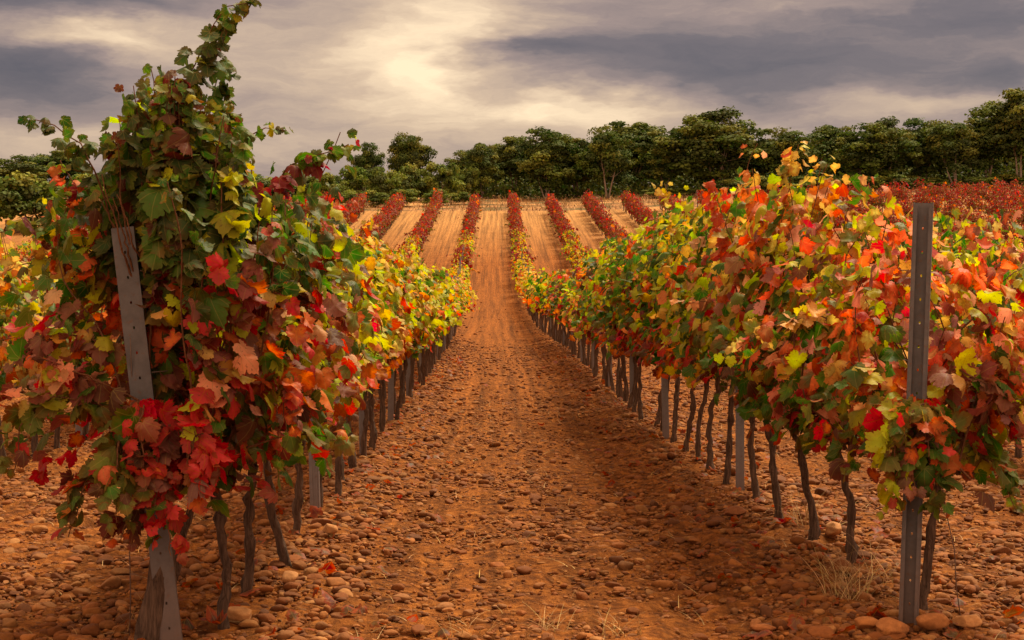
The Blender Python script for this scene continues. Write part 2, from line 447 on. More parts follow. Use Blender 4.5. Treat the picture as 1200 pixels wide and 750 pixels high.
def trunk_mb(r, hc, arm, sides=7, thick=1.0):
    mb = MB()
    n = 18 if sides > 6 else 9
    t = np.linspace(0, 1, n)
    lean = r.normal(0, 0.04, 2)
    wig = np.cumsum(r.normal(0, 0.020 * 3 / n ** 0.5 / 1.4, (n, 2)), 0) * np.sqrt(t)[:, None]
    P = np.stack([lean[0] * t + wig[:, 0], lean[1] * t + wig[:, 1], -0.05 + t * (hc + 0.05)], -1)
    P[0, :2] = 0
    R = (0.0265 - 0.0075 * t + 0.012 * np.exp(-t * 9)) * thick * (1 + r.normal(0, 0.10, n))
    for _ in range(r.integers(1, 4)):                       # swellings and old pruning knobs
        R *= 1 + r.uniform(0.15, 0.45) * np.exp(-((t - r.uniform(0.15, 0.95)) / 0.045) ** 2)
    R[-1] *= 1.35
    mb.add(*tube(P, R, sides + (3 if sides > 6 else 0), True, 0.13, r))
    top = P[-1]
    for sg in (-1, 1):
        m = 6; u = np.linspace(0, 1, m)
        Q = top + np.stack([r.normal(0, 0.012, m), sg * arm * u, 0.06 * np.sqrt(u) + r.normal(0, 0.008, m)], -1)
        Q[0] = top - np.array([0, 0, 0.03])
        mb.add(*tube(Q, (0.018 - 0.008 * u) * thick, max(5, sides - 1), True, 0.1, r))
    return mb, top

def vine_data(r, kind, lod, top_h=1.95, halfw=0.38, length=0.8, dens=1.0, size=0.115, hc=0.62, droop=2, thick=1.0, mass=1.0, origin=None):
    """returns trunk, cane, foliage builders for one vine (base at origin, row along y)"""
    sides = (8, 6, 4)[lod]
    tmb, topp = trunk_mb(r, hc * r.uniform(0.92, 1.05), length * 0.42, sides, thick)
    cmb = MB(); fmb = MB(); out = []
    h0 = hc - 0.06
    ns = int(round((9, 8, 6)[lod] * length / 0.8 * dens))
    sp = (0.058, 0.075, 0.12)[lod] / dens
    lsz = size * (1.0, 1.08, 1.38)[lod]
    for i in range(ns):
        y0 = topp[1] + length * (-0.5 + (i + 0.5) / ns) + r.normal(0, 0.03)
        L = (top_h - hc) * r.uniform(0.66, 1.0)
        if r.random() < 0.10: L *= 1.2
        d = (r.normal(0, 0.42), r.normal(0, 0.22), 1.0)
        pts = grow(r, (topp[0] + r.normal(0, 0.03), y0, topp[2] + 0.04), d, L, halfw, top=top_h - 0.3)
        nm = pick(kind, r.uniform(0.2, 1), r)
        leaves_on(r, pts, sp, kind, h0, top_h, lsz, out, nm, 0.5)
        if lod < 2:
            cmb.add(*tube(pts, np.linspace(0.0058, 0.0022, len(pts)), 5 if lod == 0 else 3, False))
    for i in range(int(droop)):          # canes that flop out and hang
        sd = r.choice([-1, 1])
        z0 = r.uniform(hc + 0.15, top_h - 0.45)
        p0 = (sd * 0.12, topp[1] + r.uniform(-0.45, 0.45) * length, z0)
        pts = grow(r, p0, (sd * 0.9, r.normal(0, 0.5), 0.45), r.uniform(0.35, 0.75), None, wob=0.10, up=-0.10)
        nm = pick(kind, (z0 - h0) / (top_h - h0) * 0.8, r)
        leaves_on(r, pts, sp, kind, h0, top_h, lsz, out, nm, 0.6)
        if lod < 2: cmb.add(*tube(pts, np.linspace(0.005, 0.002, len(pts)), 5 if lod == 0 else 3, False))
    # side-shoot leaves that close the two faces of the hedge
    nf = int((150, 95, 36)[lod] * dens * mass * length / 0.8)
    for i in range(nf):
        sd = r.choice([-1, 1]); hr = r.beta(1.5, 1.25)
        z = h0 + 0.02 + hr * (top_h - h0 - 0.12)
        w = halfw * (0.55 + 0.5 * math.sin(PI * min(max(hr, 0.08), 0.92))) 
        p = np.array([sd * w * r.uniform(0.45, 1.1), topp[1] + r.uniform(-0.55, 0.55) * length, z])
        qh = nrm(np.array([sd * 1.0, r.normal(0, 0.5), 0]))
        nn = qh * r.uniform(0.3, 1.0) + np.array([0, 0, r.uniform(0.1, 0.9)]) + r.normal(0, 0.33, 3)
        tt = qh * r.uniform(0.1, 0.7) + np.array([0, 0, -r.uniform(0.3, 1)]) + r.normal(0, 0.3, 3)
        out.append((p, tt, nn, lsz * r.uniform(0.6, 1.2), colour(pick(kind, hr, r), r)))
    pack(fmb, out, lod, r, origin)
    return tmb, cmb, fmb

# ------------------------------------------------------------------ ground
def build_ground():
    xs = np.concatenate([-np.geomspace(7, 900, 46)[::-1], np.linspace(-6.8, 6.8, 150), np.geomspace(7, 900, 46)])
    ys = np.concatenate([np.linspace(-60, 4.5, 18), np.arange(5, 30, 0.11), np.arange(30, 60, 0.4), np.arange(60, 180, 1.2), np.geomspace(181, 2500, 40)])
    X, Y = np.meshgrid(xs, ys)
    Z = ground_h(X, Y)
    near = (1 - sm(22, 34, Y))
    Z = Z + near * rng.normal(0, 0.012, Z.shape)
    V = np.stack([X, Y, Z], -1).reshape(-1, 3)
    nx = len(xs); i = np.arange(len(ys) - 1)[:, None] * nx; j = np.arange(nx - 1)[None]
    Fq = np.stack([i + j, i + j + 1, i + nx + j + 1, i + nx + j], -1).reshape(-1, 4)
    mb = MB(); mb.add(V, [Fq])
    o = link('ground', mb.mesh('ground', [MAT_SOIL]))
    tag(o, 'stony orange brown vineyard soil dipping and then rising to a slope', 'ground', kind='structure')
build_ground()

# ------------------------------------------------------------------ stones
def ico(sub):
    t = (1 + 5 ** 0.5) / 2
    v = [(-1, t, 0), (1, t, 0), (-1, -t, 0), (1, -t, 0), (0, -1, t), (0, 1, t), (0, -1, -t), (0, 1, -t), (t, 0, -1), (t, 0, 1), (-t, 0, -1), (-t, 0, 1)]
    f = [(0, 11, 5), (0, 5, 1), (0, 1, 7), (0, 7, 10), (0, 10, 11), (1, 5, 9), (5, 11, 4), (11, 10, 2), (10, 7, 6), (7, 1, 8), (3, 9, 4), (3, 4, 2), (3, 2, 6), (3, 6, 8), (3, 8, 9), (4, 9, 5), (2, 4, 11), (6, 2, 10), (8, 6, 7), (9, 8, 1)]
    v = [tuple(nrm(np.array(a))) for a in v]
    for _ in range(sub):
        cache = {}; nf = []
        def mid(a, b):
            k = (min(a, b), max(a, b))
            if k not in cache:
                v.append(tuple(nrm((np.array(v[a]) + np.array(v[b])) / 2))); cache[k] = len(v) - 1
            return cache[k]
        for a, b, c in f:
            ab, bc, ca = mid(a, b), mid(b, c), mid(c, a)
            nf += [(a, ab, ca), (b, bc, ab), (c, ca, bc), (ab, bc, ca)]
        f = nf
    return np.array(v), np.array(f)
def stone_shape(r, sub):
    v, f = ico(sub)
    v = v.copy()
    for _ in range(9):                      # knock flats off a pebble
        n = nrm(r.normal(0, 1, 3)); dcut = r.uniform(0.50, 0.92)
        dd = v @ n - dcut
        v = v - np.clip(dd, 0, None)[:, None] * n * 0.85
    k = r.normal(0, 1, (4, 3)) * 2
    v = v * (1 + 0.05 * np.sin(v @ k[0]) + 0.05 * np.sin(v @ k[1] + 1) + 0.03 * np.sin(2 * (v @ k[2])))[:, None]
    v = v * np.array([1.0, r.uniform(0.62, 0.9), r.uniform(0.42, 0.68)])
    return v, f
STONE_COL = np.array([(.31, .115, .034), (.37, .150, .045), (.25, .085, .025), (.43, .21, .075), (.19, .070, .026), (.33, .155, .062), (.29, .10, .027), (.40, .155, .042), (.14, .062, .034)])
def scatter_stones(mb, r, X, Y, S, shapes):
    n = len(X)
    which = r.integers(0, len(shapes), n)
    ci = r.integers(0, len(STONE_COL), n)
    for w, (v, f) in enumerate(shapes):
        idx = np.where(which == w)[0]; k = len(idx)
        if k == 0: continue
        a = r.uniform(0, 2 * PI, k); tl = r.normal(0, 0.22, k)
        ca, sa = np.cos(a), np.sin(a)
        vv = v[None] * S[idx][:, None, None] * 0.5
        # tilt about x, then spin
        y2 = vv[..., 1] * np.cos(tl)[:, None] - vv[..., 2] * np.sin(tl)[:, None]
        z2 = vv[..., 1] * np.sin(tl)[:, None] + vv[..., 2] * np.cos(tl)[:, None]
        x3 = vv[..., 0] * ca[:, None] - y2 * sa[:, None]; y3 = vv[..., 0] * sa[:, None] + y2 * ca[:, None]
        gz = ground_h(X[idx], Y[idx]) + S[idx] * r.uniform(0.02, 0.20, k)
        W = np.stack([x3 + X[idx][:, None], y3 + Y[idx][:, None], z2 + gz[:, None]], -1).reshape(-1, 3)
        FF = (f[None] + (np.arange(k) * len(v))[:, None, None]).reshape(-1, 3)
        c = STONE_COL[ci[idx]] * np.array([1.0, 0.96, 0.78]) * r.uniform(0.32, 0.86, (k, 1))
        mb.add(W, [FF], np.repeat(np.concatenate([c, np.ones((k, 1))], 1), len(v), 0))
def build_stones():
    r = np.random.default_rng(5)
    sh1 = [stone_shape(r, 1) for _ in range(14)]; sh2 = [stone_shape(r, 2) for _ in range(10)]
    mb = MB()
    def band(y0, y1, dens, s0, s1, shapes, track=1.0):
        area = (0.31 * 2 + 0.12) * (y1 ** 2 - y0 ** 2) / 2
        n = int(area * dens)
        y = np.sqrt(r.uniform(y0 ** 2, y1 ** 2, n)); x = r.uniform(-0.37, 0.37, n) * y
        mid = 0.5 * (rowx('L', 1, y) + rowx('R', 1, y))
        keep = np.where(np.abs(x - mid) < 0.95, track, 1.0)
        patch = 0.65 + 0.5 * np.sin(x * 2.3 + 1.7 * np.sin(y * 0.9)) * np.sin(y * 1.3 + x)
        k = r.random(n) < keep * np.clip(patch, 0.25, 1)
        x, y = x[k], y[k]
        s = s0 * np.exp(r.normal(0, 0.42, len(x))); s = np.clip(s, s0 * 0.4, s1)
        scatter_stones(mb, r, x, y, s, shapes)
    band(6.0, 13, 950, 0.022, 0.06, sh1, 0.9)
    band(6.0, 13, 120, 0.050, 0.10, sh2, 0.55)
    band(6.0, 13, 14, 0.085, 0.13, sh2, 0.25)
    band(13, 22, 360, 0.028, 0.08, sh1, 0.7)
    band(13, 24, 36, 0.065, 0.12, sh1, 0.3)
    band(22, 40, 90, 0.042, 0.11, sh1, 0.6)
    band(40, 75, 6, 0.065, 0.13, sh1, 0.25)
    # stones raked against the feet of the two nearest rows
    for sd in 'LR':
        for o, nn in ((-0.35, 700), (0.35, 700), (0.0, 300)):
            y = 6.5 + (np.random.default_rng(3).random(nn) ** 1.5) * 38
            x = rowx(sd, 1, y) + o + r.normal(0, 0.17, nn)
            scatter_stones(mb, r, x, y, np.clip(0.062 * np.exp(r.normal(0, 0.3, nn)), 0.035, 0.12), sh1)
    o = link('stones', mb.mesh('stones', [MAT_STONE]))
    tag(o, 'rounded orange and tan stones strewn thick over the vineyard soil', 'stones', kind='stuff')
    # the large stones one can pick out
    big = [(1048, 748, 0.19, 'broad tan stone lying before the foot of the grey post at right'), (1098, 742, 0.21, 'large orange brown stone just right of the grey post at right'),
           (1136, 738, 0.16, 'rounded pale stone two steps right of the grey post at right'), (1018, 742, 0.14, 'orange stone beside the straw tuft left of the grey post at right'),
           (278, 729, 0.17, 'rounded tan stone at the foot of the second trunk of the left row'), (862, 617, 0.20, 'dark brown block of stone under the right row near the galvanised post'),
           (338, 692, 0.19, 'pale flat stone at the foot of the third trunk of the left row'), (978, 642, 0.20, 'wide pale stone between two trunks of the right row'),
           (896, 745, 0.13, 'reddish stone at the bottom edge beside the track'), (385, 640, 0.18, 'sandy stone lying at the track edge by the left row trunks')]
    for px, py, s, lab in big:
        d = F * CAMH / (py - HY); x = (px - VX) / F * d
        v, f = stone_shape(r, 3)
        mb = MB(); a = r.uniform(0, 6.28); R = np.array([[math.cos(a), -math.sin(a), 0], [math.sin(a), math.cos(a), 0], [0, 0, 1]])
        c = STONE_COL[r.choice([0, 1, 3, 7])]
        if 'dark' in lab: c = STONE_COL[4]
        if 'pale' in lab: c = STONE_COL[3]
        s *= 0.8; mb.add((v * s * 0.5) @ R.T, [f], (*c, 1))
        o = link('large_stone', mb.mesh('large_stone', [MAT_STONE])); o.location = (x, d, float(ground_h(x, d)) + 0.055 * s / 0.18)
        tag(o, lab, 'stone', 'large stones on the soil')
build_stones()

# ------------------------------------------------------------------ dry grass
def blades(mb, r, X, Y, Z, H, col, w=0.004, bend=0.6, spread=0.5):
    n = len(X); m = 5
    a = r.uniform(0, 2 * PI, n); u = np.linspace(0, 1, m)[None]
    le = (r.uniform(0.1, 1, n) * spread * H)[:, None]; bd = (r.uniform(0.1, 1, n) * bend * H)[:, None]
    out = le * u + bd * u ** 2.2; zz = H[:, None] * u * (1 - 0.35 * u * (bd / H[:, None]))
    cx = X[:, None] + out * np.cos(a)[:, None]; cy = Y[:, None] + out * np.sin(a)[:, None]; cz = Z[:, None] + zz
    ww = w * (1 - 0.85 * u) * np.ones((n, 1))
    b = r.uniform(0, PI, n)
    dx = np.cos(b)[:, None] * ww; dy = np.sin(b)[:, None] * ww
    L = np.stack([cx - dx, cy - dy, cz], -1); Rr = np.stack([cx + dx, cy + dy, cz], -1)
    V = np.stack([L, Rr], 2).reshape(n, m * 2, 3)
    q = np.array([[2 * i, 2 * i + 1, 2 * i + 3, 2 * i + 2] for i in range(m - 1)])
    FF = (q[None] + (np.arange(n) * 2 * m)[:, None, None]).reshape(-1, 4)
    C = np.repeat(col, 2 * m, 0)
    mb.add(V.reshape(-1, 3), [FF], C)
def straw_col(r, n, g=0.0):
    c = np.array([.52, .36, .15])[None] * r.uniform(0.55, 1.2, (n, 1)) * (1 + r.normal(0, 0.07, (n, 3)))
    if g: c = c * (1 - g) + np.array([.13, .14, .04])[None] * g
    return np.concatenate([np.clip(c, 0, 1), np.ones((n, 1))], 1)
def build_grass():
    r = np.random.default_rng(21)
    spots = [(995, 705, 0.24, 70, 'straw coloured grass tuft just left of the grey post at right'), (985, 690, 0.20, 40, 'small dry grass tuft behind the straw tuft by the right post'),
             (945, 628, 0.26, 34, 'thin dry grass tuft by the trunks of the right row'), (640, 742, 0.11, 34, 'short dry grass tuft in the middle of the track at the bottom edge'),
             (545, 745, 0.11, 26, 'short dry tuft left of the track centre at the bottom edge'), (725, 745, 0.12, 28, 'short dry tuft right of the track centre at the bottom edge'),
             (610, 640, 0.10, 18, 'wispy dry tuft in the track further up'), (160, 745, 0.22, 12, 'few dry stalks left of the old stump by the left post'),
             (1040, 690, 0.24, 22, 'dry stalks standing right behind the straw tuft at the right post')]
    for px, py, h, n, lab in spots:
        d = F * CAMH / (py - HY); x = (px - VX) / F * d
        mb = MB()
        blades(mb, r, r.normal(0, 0.05, n), r.normal(0, 0.05, n), np.zeros(n) - 0.01, h * r.uniform(0.5, 1.2, n), straw_col(r, n), 0.0022, 0.9, 0.9)
        o = link('dry_grass_tuft', mb.mesh('dry_grass_tuft', [MAT_STRAW])); o.location = (x, d, float(ground_h(x, d)))
        tag(o, lab, 'grass tuft', 'dry grass tufts on the stones')
    # loose straw lying about
    mb = MB(); n = 2600
    y = np.sqrt(r.uniform(6 ** 2, 22 ** 2, n)); x = r.uniform(-0.35, 0.35, n) * y
    H = r.uniform(0.02, 0.06, n)
    blades(mb, r, x, y, ground_h(x, y) + 0.012, H, straw_col(r, n), 0.0022, 2.2, 2.4)
    o = link('loose_straw', mb.mesh('loose_straw', [MAT_STRAW])); tag(o, 'wisps of dry straw scattered between the stones', 'straw', kind='stuff')
    mb = MB(); n = 520
    sd = r.random(n) < 0.5; y = 6.5 + r.random(n) ** 1.4 * 26
    x = np.where(sd, rowx('L', 1, y), rowx('R', 1, y)) + r.normal(0, 0.38, n)
    P = np.stack([x, y, ground_h(x, y) + 0.035], -1)
    C = np.array([[*(np.array(PAL[('brown', 'maroon', 'brown', 'brown', 'crimson', 'mauve')[q % 6]]) * r.uniform(0.4, 0.9)), 0.8] for q in range(n)])
    add_leaves(mb, P, r.normal(0, 1, (n, 3)), r.normal(0, 0.35, (n, 3)) + np.array([0, 0, 1.0]), r.uniform(0.045, 0.095, n), C, 1, r)
    o = link('fallen_leaves', mb.mesh('fallen_leaves', [MAT_LEAF])); tag(o, 'fallen brown leaves lying under the vines', 'leaves', kind='stuff')
    # rough grass of the strip under the trees
    mb = MB(); n = 15000
    x = r.uniform(-75, 75, n); y = r.uniform(130.5, 152, n)
    f = 0.5 + 0.5 * np.sin(x * 0.55 + 2 * np.sin(y * 0.3)) * np.sin(y * 0.5 + x * 0.2)
    k = r.random(n) < 0.25 + 0.75 * f; x, y, f = x[k], y[k], f[k]; n = len(x)
    c = straw_col(r, n); gm = (r.random(n) < 0.45 * (1 - f) + 0.12)
    c[gm, :3] = np.array([.09, .095, .03]) * r.uniform(0.6, 1.5, (gm.sum(), 1))
    rm = r.random(n) < 0.12; c[rm, :3] = np.array([.30, .12, .05])
    blades(mb, r, x, y, ground_h(x, y) - 0.02, r.uniform(0.18, 0.65, n), c, 0.03, 0.7, 0.5)
    o = link('rough_grass', mb.mesh('rough_grass', [MAT_STRAW])); tag(o, 'rough ochre grass on the strip below the wood', 'grass', kind='stuff')

# ------------------------------------------------------------------ posts and wires
def channel(mb, w, dep, th, H, holes=True, base=-0.25, ribs=False):
    """open C-section post, web facing -y, with a column of punched holes"""
    zs = np.arange(0.10, H - 0.02, 0.10) if holes else []
    hw = w / 2
    if holes:
        edges = [base] + [z - 0.05 for z in zs] + [zs[-1] + 0.05, H]
        def quadz(y, a, b, flip):
            V = np.array([(-hw, y, a), (hw, y, a), (hw, y, b), (-hw, y, b)]); f = [[0, 1, 2, 3]] if not flip else [[3, 2, 1, 0]]
            mb.add(V, [np.array(f)])
        for y, fl in ((0, False), (th, True)):
            quadz(y, base, zs[0] - 0.05, fl); quadz(y, zs[-1] + 0.05, H, fl)
            for z in zs:
                an = np.arange(8) * PI / 4 + PI / 8
                rect = np.array([(hw, .25), (.25 * hw, 1), (-.25 * hw, 1), (-hw, .25), (-hw, -.25), (-.25 * hw, -1), (.25 * hw, -1), (hw, -.25)])
                rect = np.array([(a, b * 0.05) for a, b in rect])
                # square the corners with extra points
                outer = np.array([(hw, 0.05), (0, 0.05), (-hw, 0.05), (-hw, 0), (-hw, -0.05), (0, -0.05), (hw, -0.05), (hw, 0)])
                ang = np.array([PI / 4, PI / 2, 3 * PI / 4, PI, 5 * PI / 4, 3 * PI / 2, 7 * PI / 4, 0])
                inner = np.stack([np.cos(ang) * 0.0042, np.sin(ang) * 0.0065], -1)
                V = np.array([(a, y, z + b) for a, b in outer] + [(a, y, z + b) for a, b in inner])
                j = np.arange(8); k = (j + 1) % 8
                q = np.stack([j, k, 8 + k, 8 + j], -1)
                if not fl: q = q[:, ::-1]
                mb.add(V, [q])
        mb.add(*box((0, th / 2, H - 0.001), (w, th, 0.002)))
    else:
        mb.add(*box((0, th / 2, (H + base) / 2), (w, th, H - base)))
    for s in (-1, 1):
        mb.add(*box((s * (hw - th / 2), th + dep / 2, (H + base) / 2), (th, dep, H - base)))
        mb.add(*box((s * (hw - th - 0.007), dep + th * 1.5 - th, (H + base) / 2 - 0.004), (0.013, th, H - base - 0.008)))
    if ribs:
        for s in (-0.25, 0.25):
            mb.add(*box((s * w, -0.003, (H + base) / 2 - 0.004), (w * 0.16, 0.006, H - base - 0.01)))

def make_post(name, x, y, H, lean, mat, w, label, near=False, rz=0.0, group='steel posts along the vine rows'):
    mb = MB(); channel(mb, w, 0.036 if near else 0.03, 0.004, H, near, ribs=not near)
    o = link(name, mb.mesh(name, [mat], smooth=False))
    o.location = (x, y, float(ground_h(x, y))); o.rotation_euler = (lean[1], lean[0], rz)
    tag(o, label, 'post', group)
    return o

ORD = ['first', 'second', 'third', 'fourth', 'fifth', 'sixth', 'seventh', 'eighth', 'ninth', 'tenth', 'eleventh', 'twelfth', 'thirteenth', 'fourteenth',
       'fifteenth', 'sixteenth', 'seventeenth', 'eighteenth', 'nineteenth', 'twentieth']
SIDE = {('L', 1): 'the left trackside row', ('R', 1): 'the right trackside row', ('R', 2): 'the second row to the right', ('L', 2): 'the second row to the left'}

POSTY = {('L', 1): [6.75] + [10.2 + 3.5 * i for i in range(22)], ('R', 1): [7.25] + [11.45 + 3.75 * i for i in range(20)],
         ('R', 2): [9.0 + 3.8 * i for i in range(17)], ('L', 2): [8.6 + 3.6 * i for i in range(14)]}
ga = at(145, 268, 6.75)
def build_posts():
    r = np.random.default_rng(8)
    line_proto = None
    for (sd, k), ys in POSTY.items():
        for i, y in enumerate(ys):
            x = float(rowx(sd, k, y))
            if k == 1 and i == 0:
                if sd == 'L':
                    x = -1.29
                    make_post('vineyard_post', x, y, 1.70, (-0.112, -0.02), MAT_POST_NEAR, 0.088, 'weathered grey steel end post leaning left among red and green leaves', True, 0.12)
                else:
                    x = 1.757
                    make_post('vineyard_post', x, y, 1.81, (-0.030, 0.0), MAT_POST_NEAR, 0.082, 'grey steel end post with a column of holes rising above the right row', True, PI - 0.30)
                continue
            px = VX + F * x / y
            if px < -200 or px > 1400: continue
            H = 1.62 + r.normal(0, 0.05)
            lab = '%s galvanised post from the near end in %s' % (ORD[i], SIDE[(sd, k)]) if i < 10 else 'small distant galvanised post far along %s' % SIDE[(sd, k)]
            if line_proto is None:
                o = line_proto = make_post('vineyard_post', x, y, 1.62, (0, 0), MAT_POST, 0.058, lab)
            else:
                o = line_proto.copy(); COL.objects.link(o)
                o['label'] = lab
            o.location = (x, y, float(ground_h(x, y))); o.rotation_euler = (r.normal(0, 0.015), r.normal(0, 0.02), r.normal(0, 0.1))
    # end stakes of the rows where the slope tops out
    for k in range(1, 9):
        for sd in 'LR':
            y = 129.2; x = float(rowx(sd, k, y))
            o = line_proto.copy(); COL.objects.link(o); o.location = (x, y, float(ground_h(x, y)))
            o.rotation_euler = (r.normal(0, 0.04), r.normal(0, 0.04), 0); o.scale = (1.4, 1.4, 0.85)
            o['label'] = 'tiny end post where the %s red row %s of the track tops the slope' % (ORD[k - 1], 'left' if sd == 'L' else 'right')
    for sd in 'LR':
        ys = np.concatenate([np.arange(POSTY[(sd, 1)][0], 30, 0.6), np.arange(30, 90, 3.0)])
        for h, word in ((0.66, 'lowest'), (1.12, 'middle'), (1.52, 'topmost')):
            x = rowx(sd, 1, ys); x[0] = (-1.29 - 0.112 * h) if sd == 'L' else 1.757 + 0.03 * h
            x = x + 0.05
            P = np.stack([x, ys, ground_h(x, ys) + h - 0.012 * np.abs(np.sin(ys * 0.85))], -1)
            mb = MB(); mb.add(*tube(P, 0.0022, 5))
            o = link('trellis_wire', mb.mesh('trellis_wire', [MAT_WIRE]))
            tag(o, '%s thin trellis wire strung through %s' % (word, SIDE[(sd, 1)]), 'wire', 'trellis wires')
    for (a, b, lab) in (((-1.44, 6.72, 1.25), (-1.50, 6.95, 0.0), 'thin anchor wire running to the ground left of the left end post'),
                        ((1.80, 7.2, 1.1), (2.02, 7.35, 0.0), 'thin anchor wire running to the ground right of the right end post')):
        a, b = np.array(a), np.array(b); b[2] = ground_h(b[0], b[1])
        t = np.linspace(0, 1, 8)[:, None]
        P = a * (1 - t) + b * t + rng.normal(0, 0.004, (8, 3)); P[-1, 2] -= 0.05
        mb = MB(); mb.add(*tube(P, 0.0025, 5)); o = link('anchor_wire', mb.mesh('anchor_wire', [MAT_WIRE])); tag(o, lab, 'wire', 'anchor wires')
build_posts()

# ------------------------------------------------------------------ vines
GROUP = 'autumn vines planted along the rows'
def spawn(tmb, cmb, fmb, name='grapevine', far=False):
    e = empty(name, (0, 0, 0))
    lm = MAT_LEAF_FAR if far else MAT_LEAF
    link('trunk', tmb.mesh('trunk', [MAT_VBARK]), e)
    if cmb is not None and cmb.n: link('canes', cmb.mesh('canes', [MAT_CANE]), e)
    link('foliage', fmb.mesh('foliage', [lm]), e)
    return e
def copy_vine(p):
    e = p.copy(); COL.objects.link(e)
    for ch in p.children:
        c = ch.copy(); COL.objects.link(c); c.parent = e
    return e

LOOK = dict(front_left='bushy dark red and olive', left_edge='olive and cream', yellow='yellow green', golden='golden yellow', greenred='green and crimson',
            salmon='salmon and orange', blaze='fiery orange', crimson='crimson', rust='rust brown', valley='pale yellow')

# trunk places read off for the two near rows, then even planting
TR = {('L', 1): [(-1.37, 6.98), (-1.16, 7.25), (-1.18, 7.93), (-1.05, 8.6), (-1.14, 9.5), (-1.11, 10.5), (-1.06, 11.2), (-1.09, 11.95), (-1.07, 12.7)],
      ('R', 1): [(1.89, 7.55), (1.79, 8.59), (1.72, 9.24), (1.665, 9.97), (1.67, 11.0), (1.58, 11.75), (1.56, 12.5), (1.57, 13.3), (1.56, 14.2)]}
STEP = 0.78
rows = []
for k in range(1, 17): rows.append(('L', k)); rows.append(('R', k))
vines = []       # row, index, x, y
for sd, k in rows:
    r = np.random.default_rng(100 + k * 2 + (sd == 'R'))
    pts = list(TR.get((sd, k), []))
    if sd == 'L' and k > 9: continue
    y = (pts[-1][1] + STEP) if pts else 8.0 + r.uniform(0, 1)
    while y < 129:
        x = float(rowx(sd, k, y)); px = VX + F * x / y
        if -160 < px < 1400: pts.append((x + r.normal(0, 0.03), y + r.normal(0, 0.05)))
        y += STEP
    for i, (x, y) in enumerate(pts): vines.append((sd, k, i, x, y))

def kind_of(sd, k, y, r):
    if y > 97: return 'crimson' if r.random() < 0.62 else 'rust'
    if y > 72: return ('crimson' if r.random() < 0.55 else 'rust') if r.random() < (y - 72) / 30 + (0.25 if k > 2 else 0.0) else 'valley'
    if sd == 'R' and k >= 4 and y > 45: return 'crimson'
    if sd == 'L':
        if k == 1:
            if y < 8.3: return 'front_left'
            if y < 40: return 'yellow' if r.random() < 0.8 else 'golden'
            return 'golden' if r.random() < 0.7 else 'valley'
        return 'left_edge' if y < 30 else 'golden'
    if k == 1:
        if y < 9.0: return 'salmon'
        if y < 11.2: return 'blaze'
        if y < 45: return 'greenred' if r.random() < 0.93 else 'yellow'
        return 'golden' if r.random() < 0.6 else 'greenred'
    if k == 2: return ('salmon', 'greenred', 'blaze')[r.integers(0, 3)]
    return ('greenred', 'salmon', 'crimson')[r.integers(0, 3)]

def individual(sd, k, y):
    if k == 1: return y < 100
    if (sd, k) == ('R', 2): return y < 42
    if (sd, k) == ('L', 2): return y < 24
    return False

def px_path(pts, d):
    return np.array([at(a, b, d + (q if q is not None else 0)) for a, b, q in pts])
def spline(P, n=22):
    P = np.asarray(P, float); s = np.concatenate([[0], np.cumsum(np.linalg.norm(np.diff(P, axis=0), axis=1))])
    t = np.linspace(0, s[-1], n)
    return np.stack([np.interp(t, s, P[:, i]) for i in range(3)], -1)

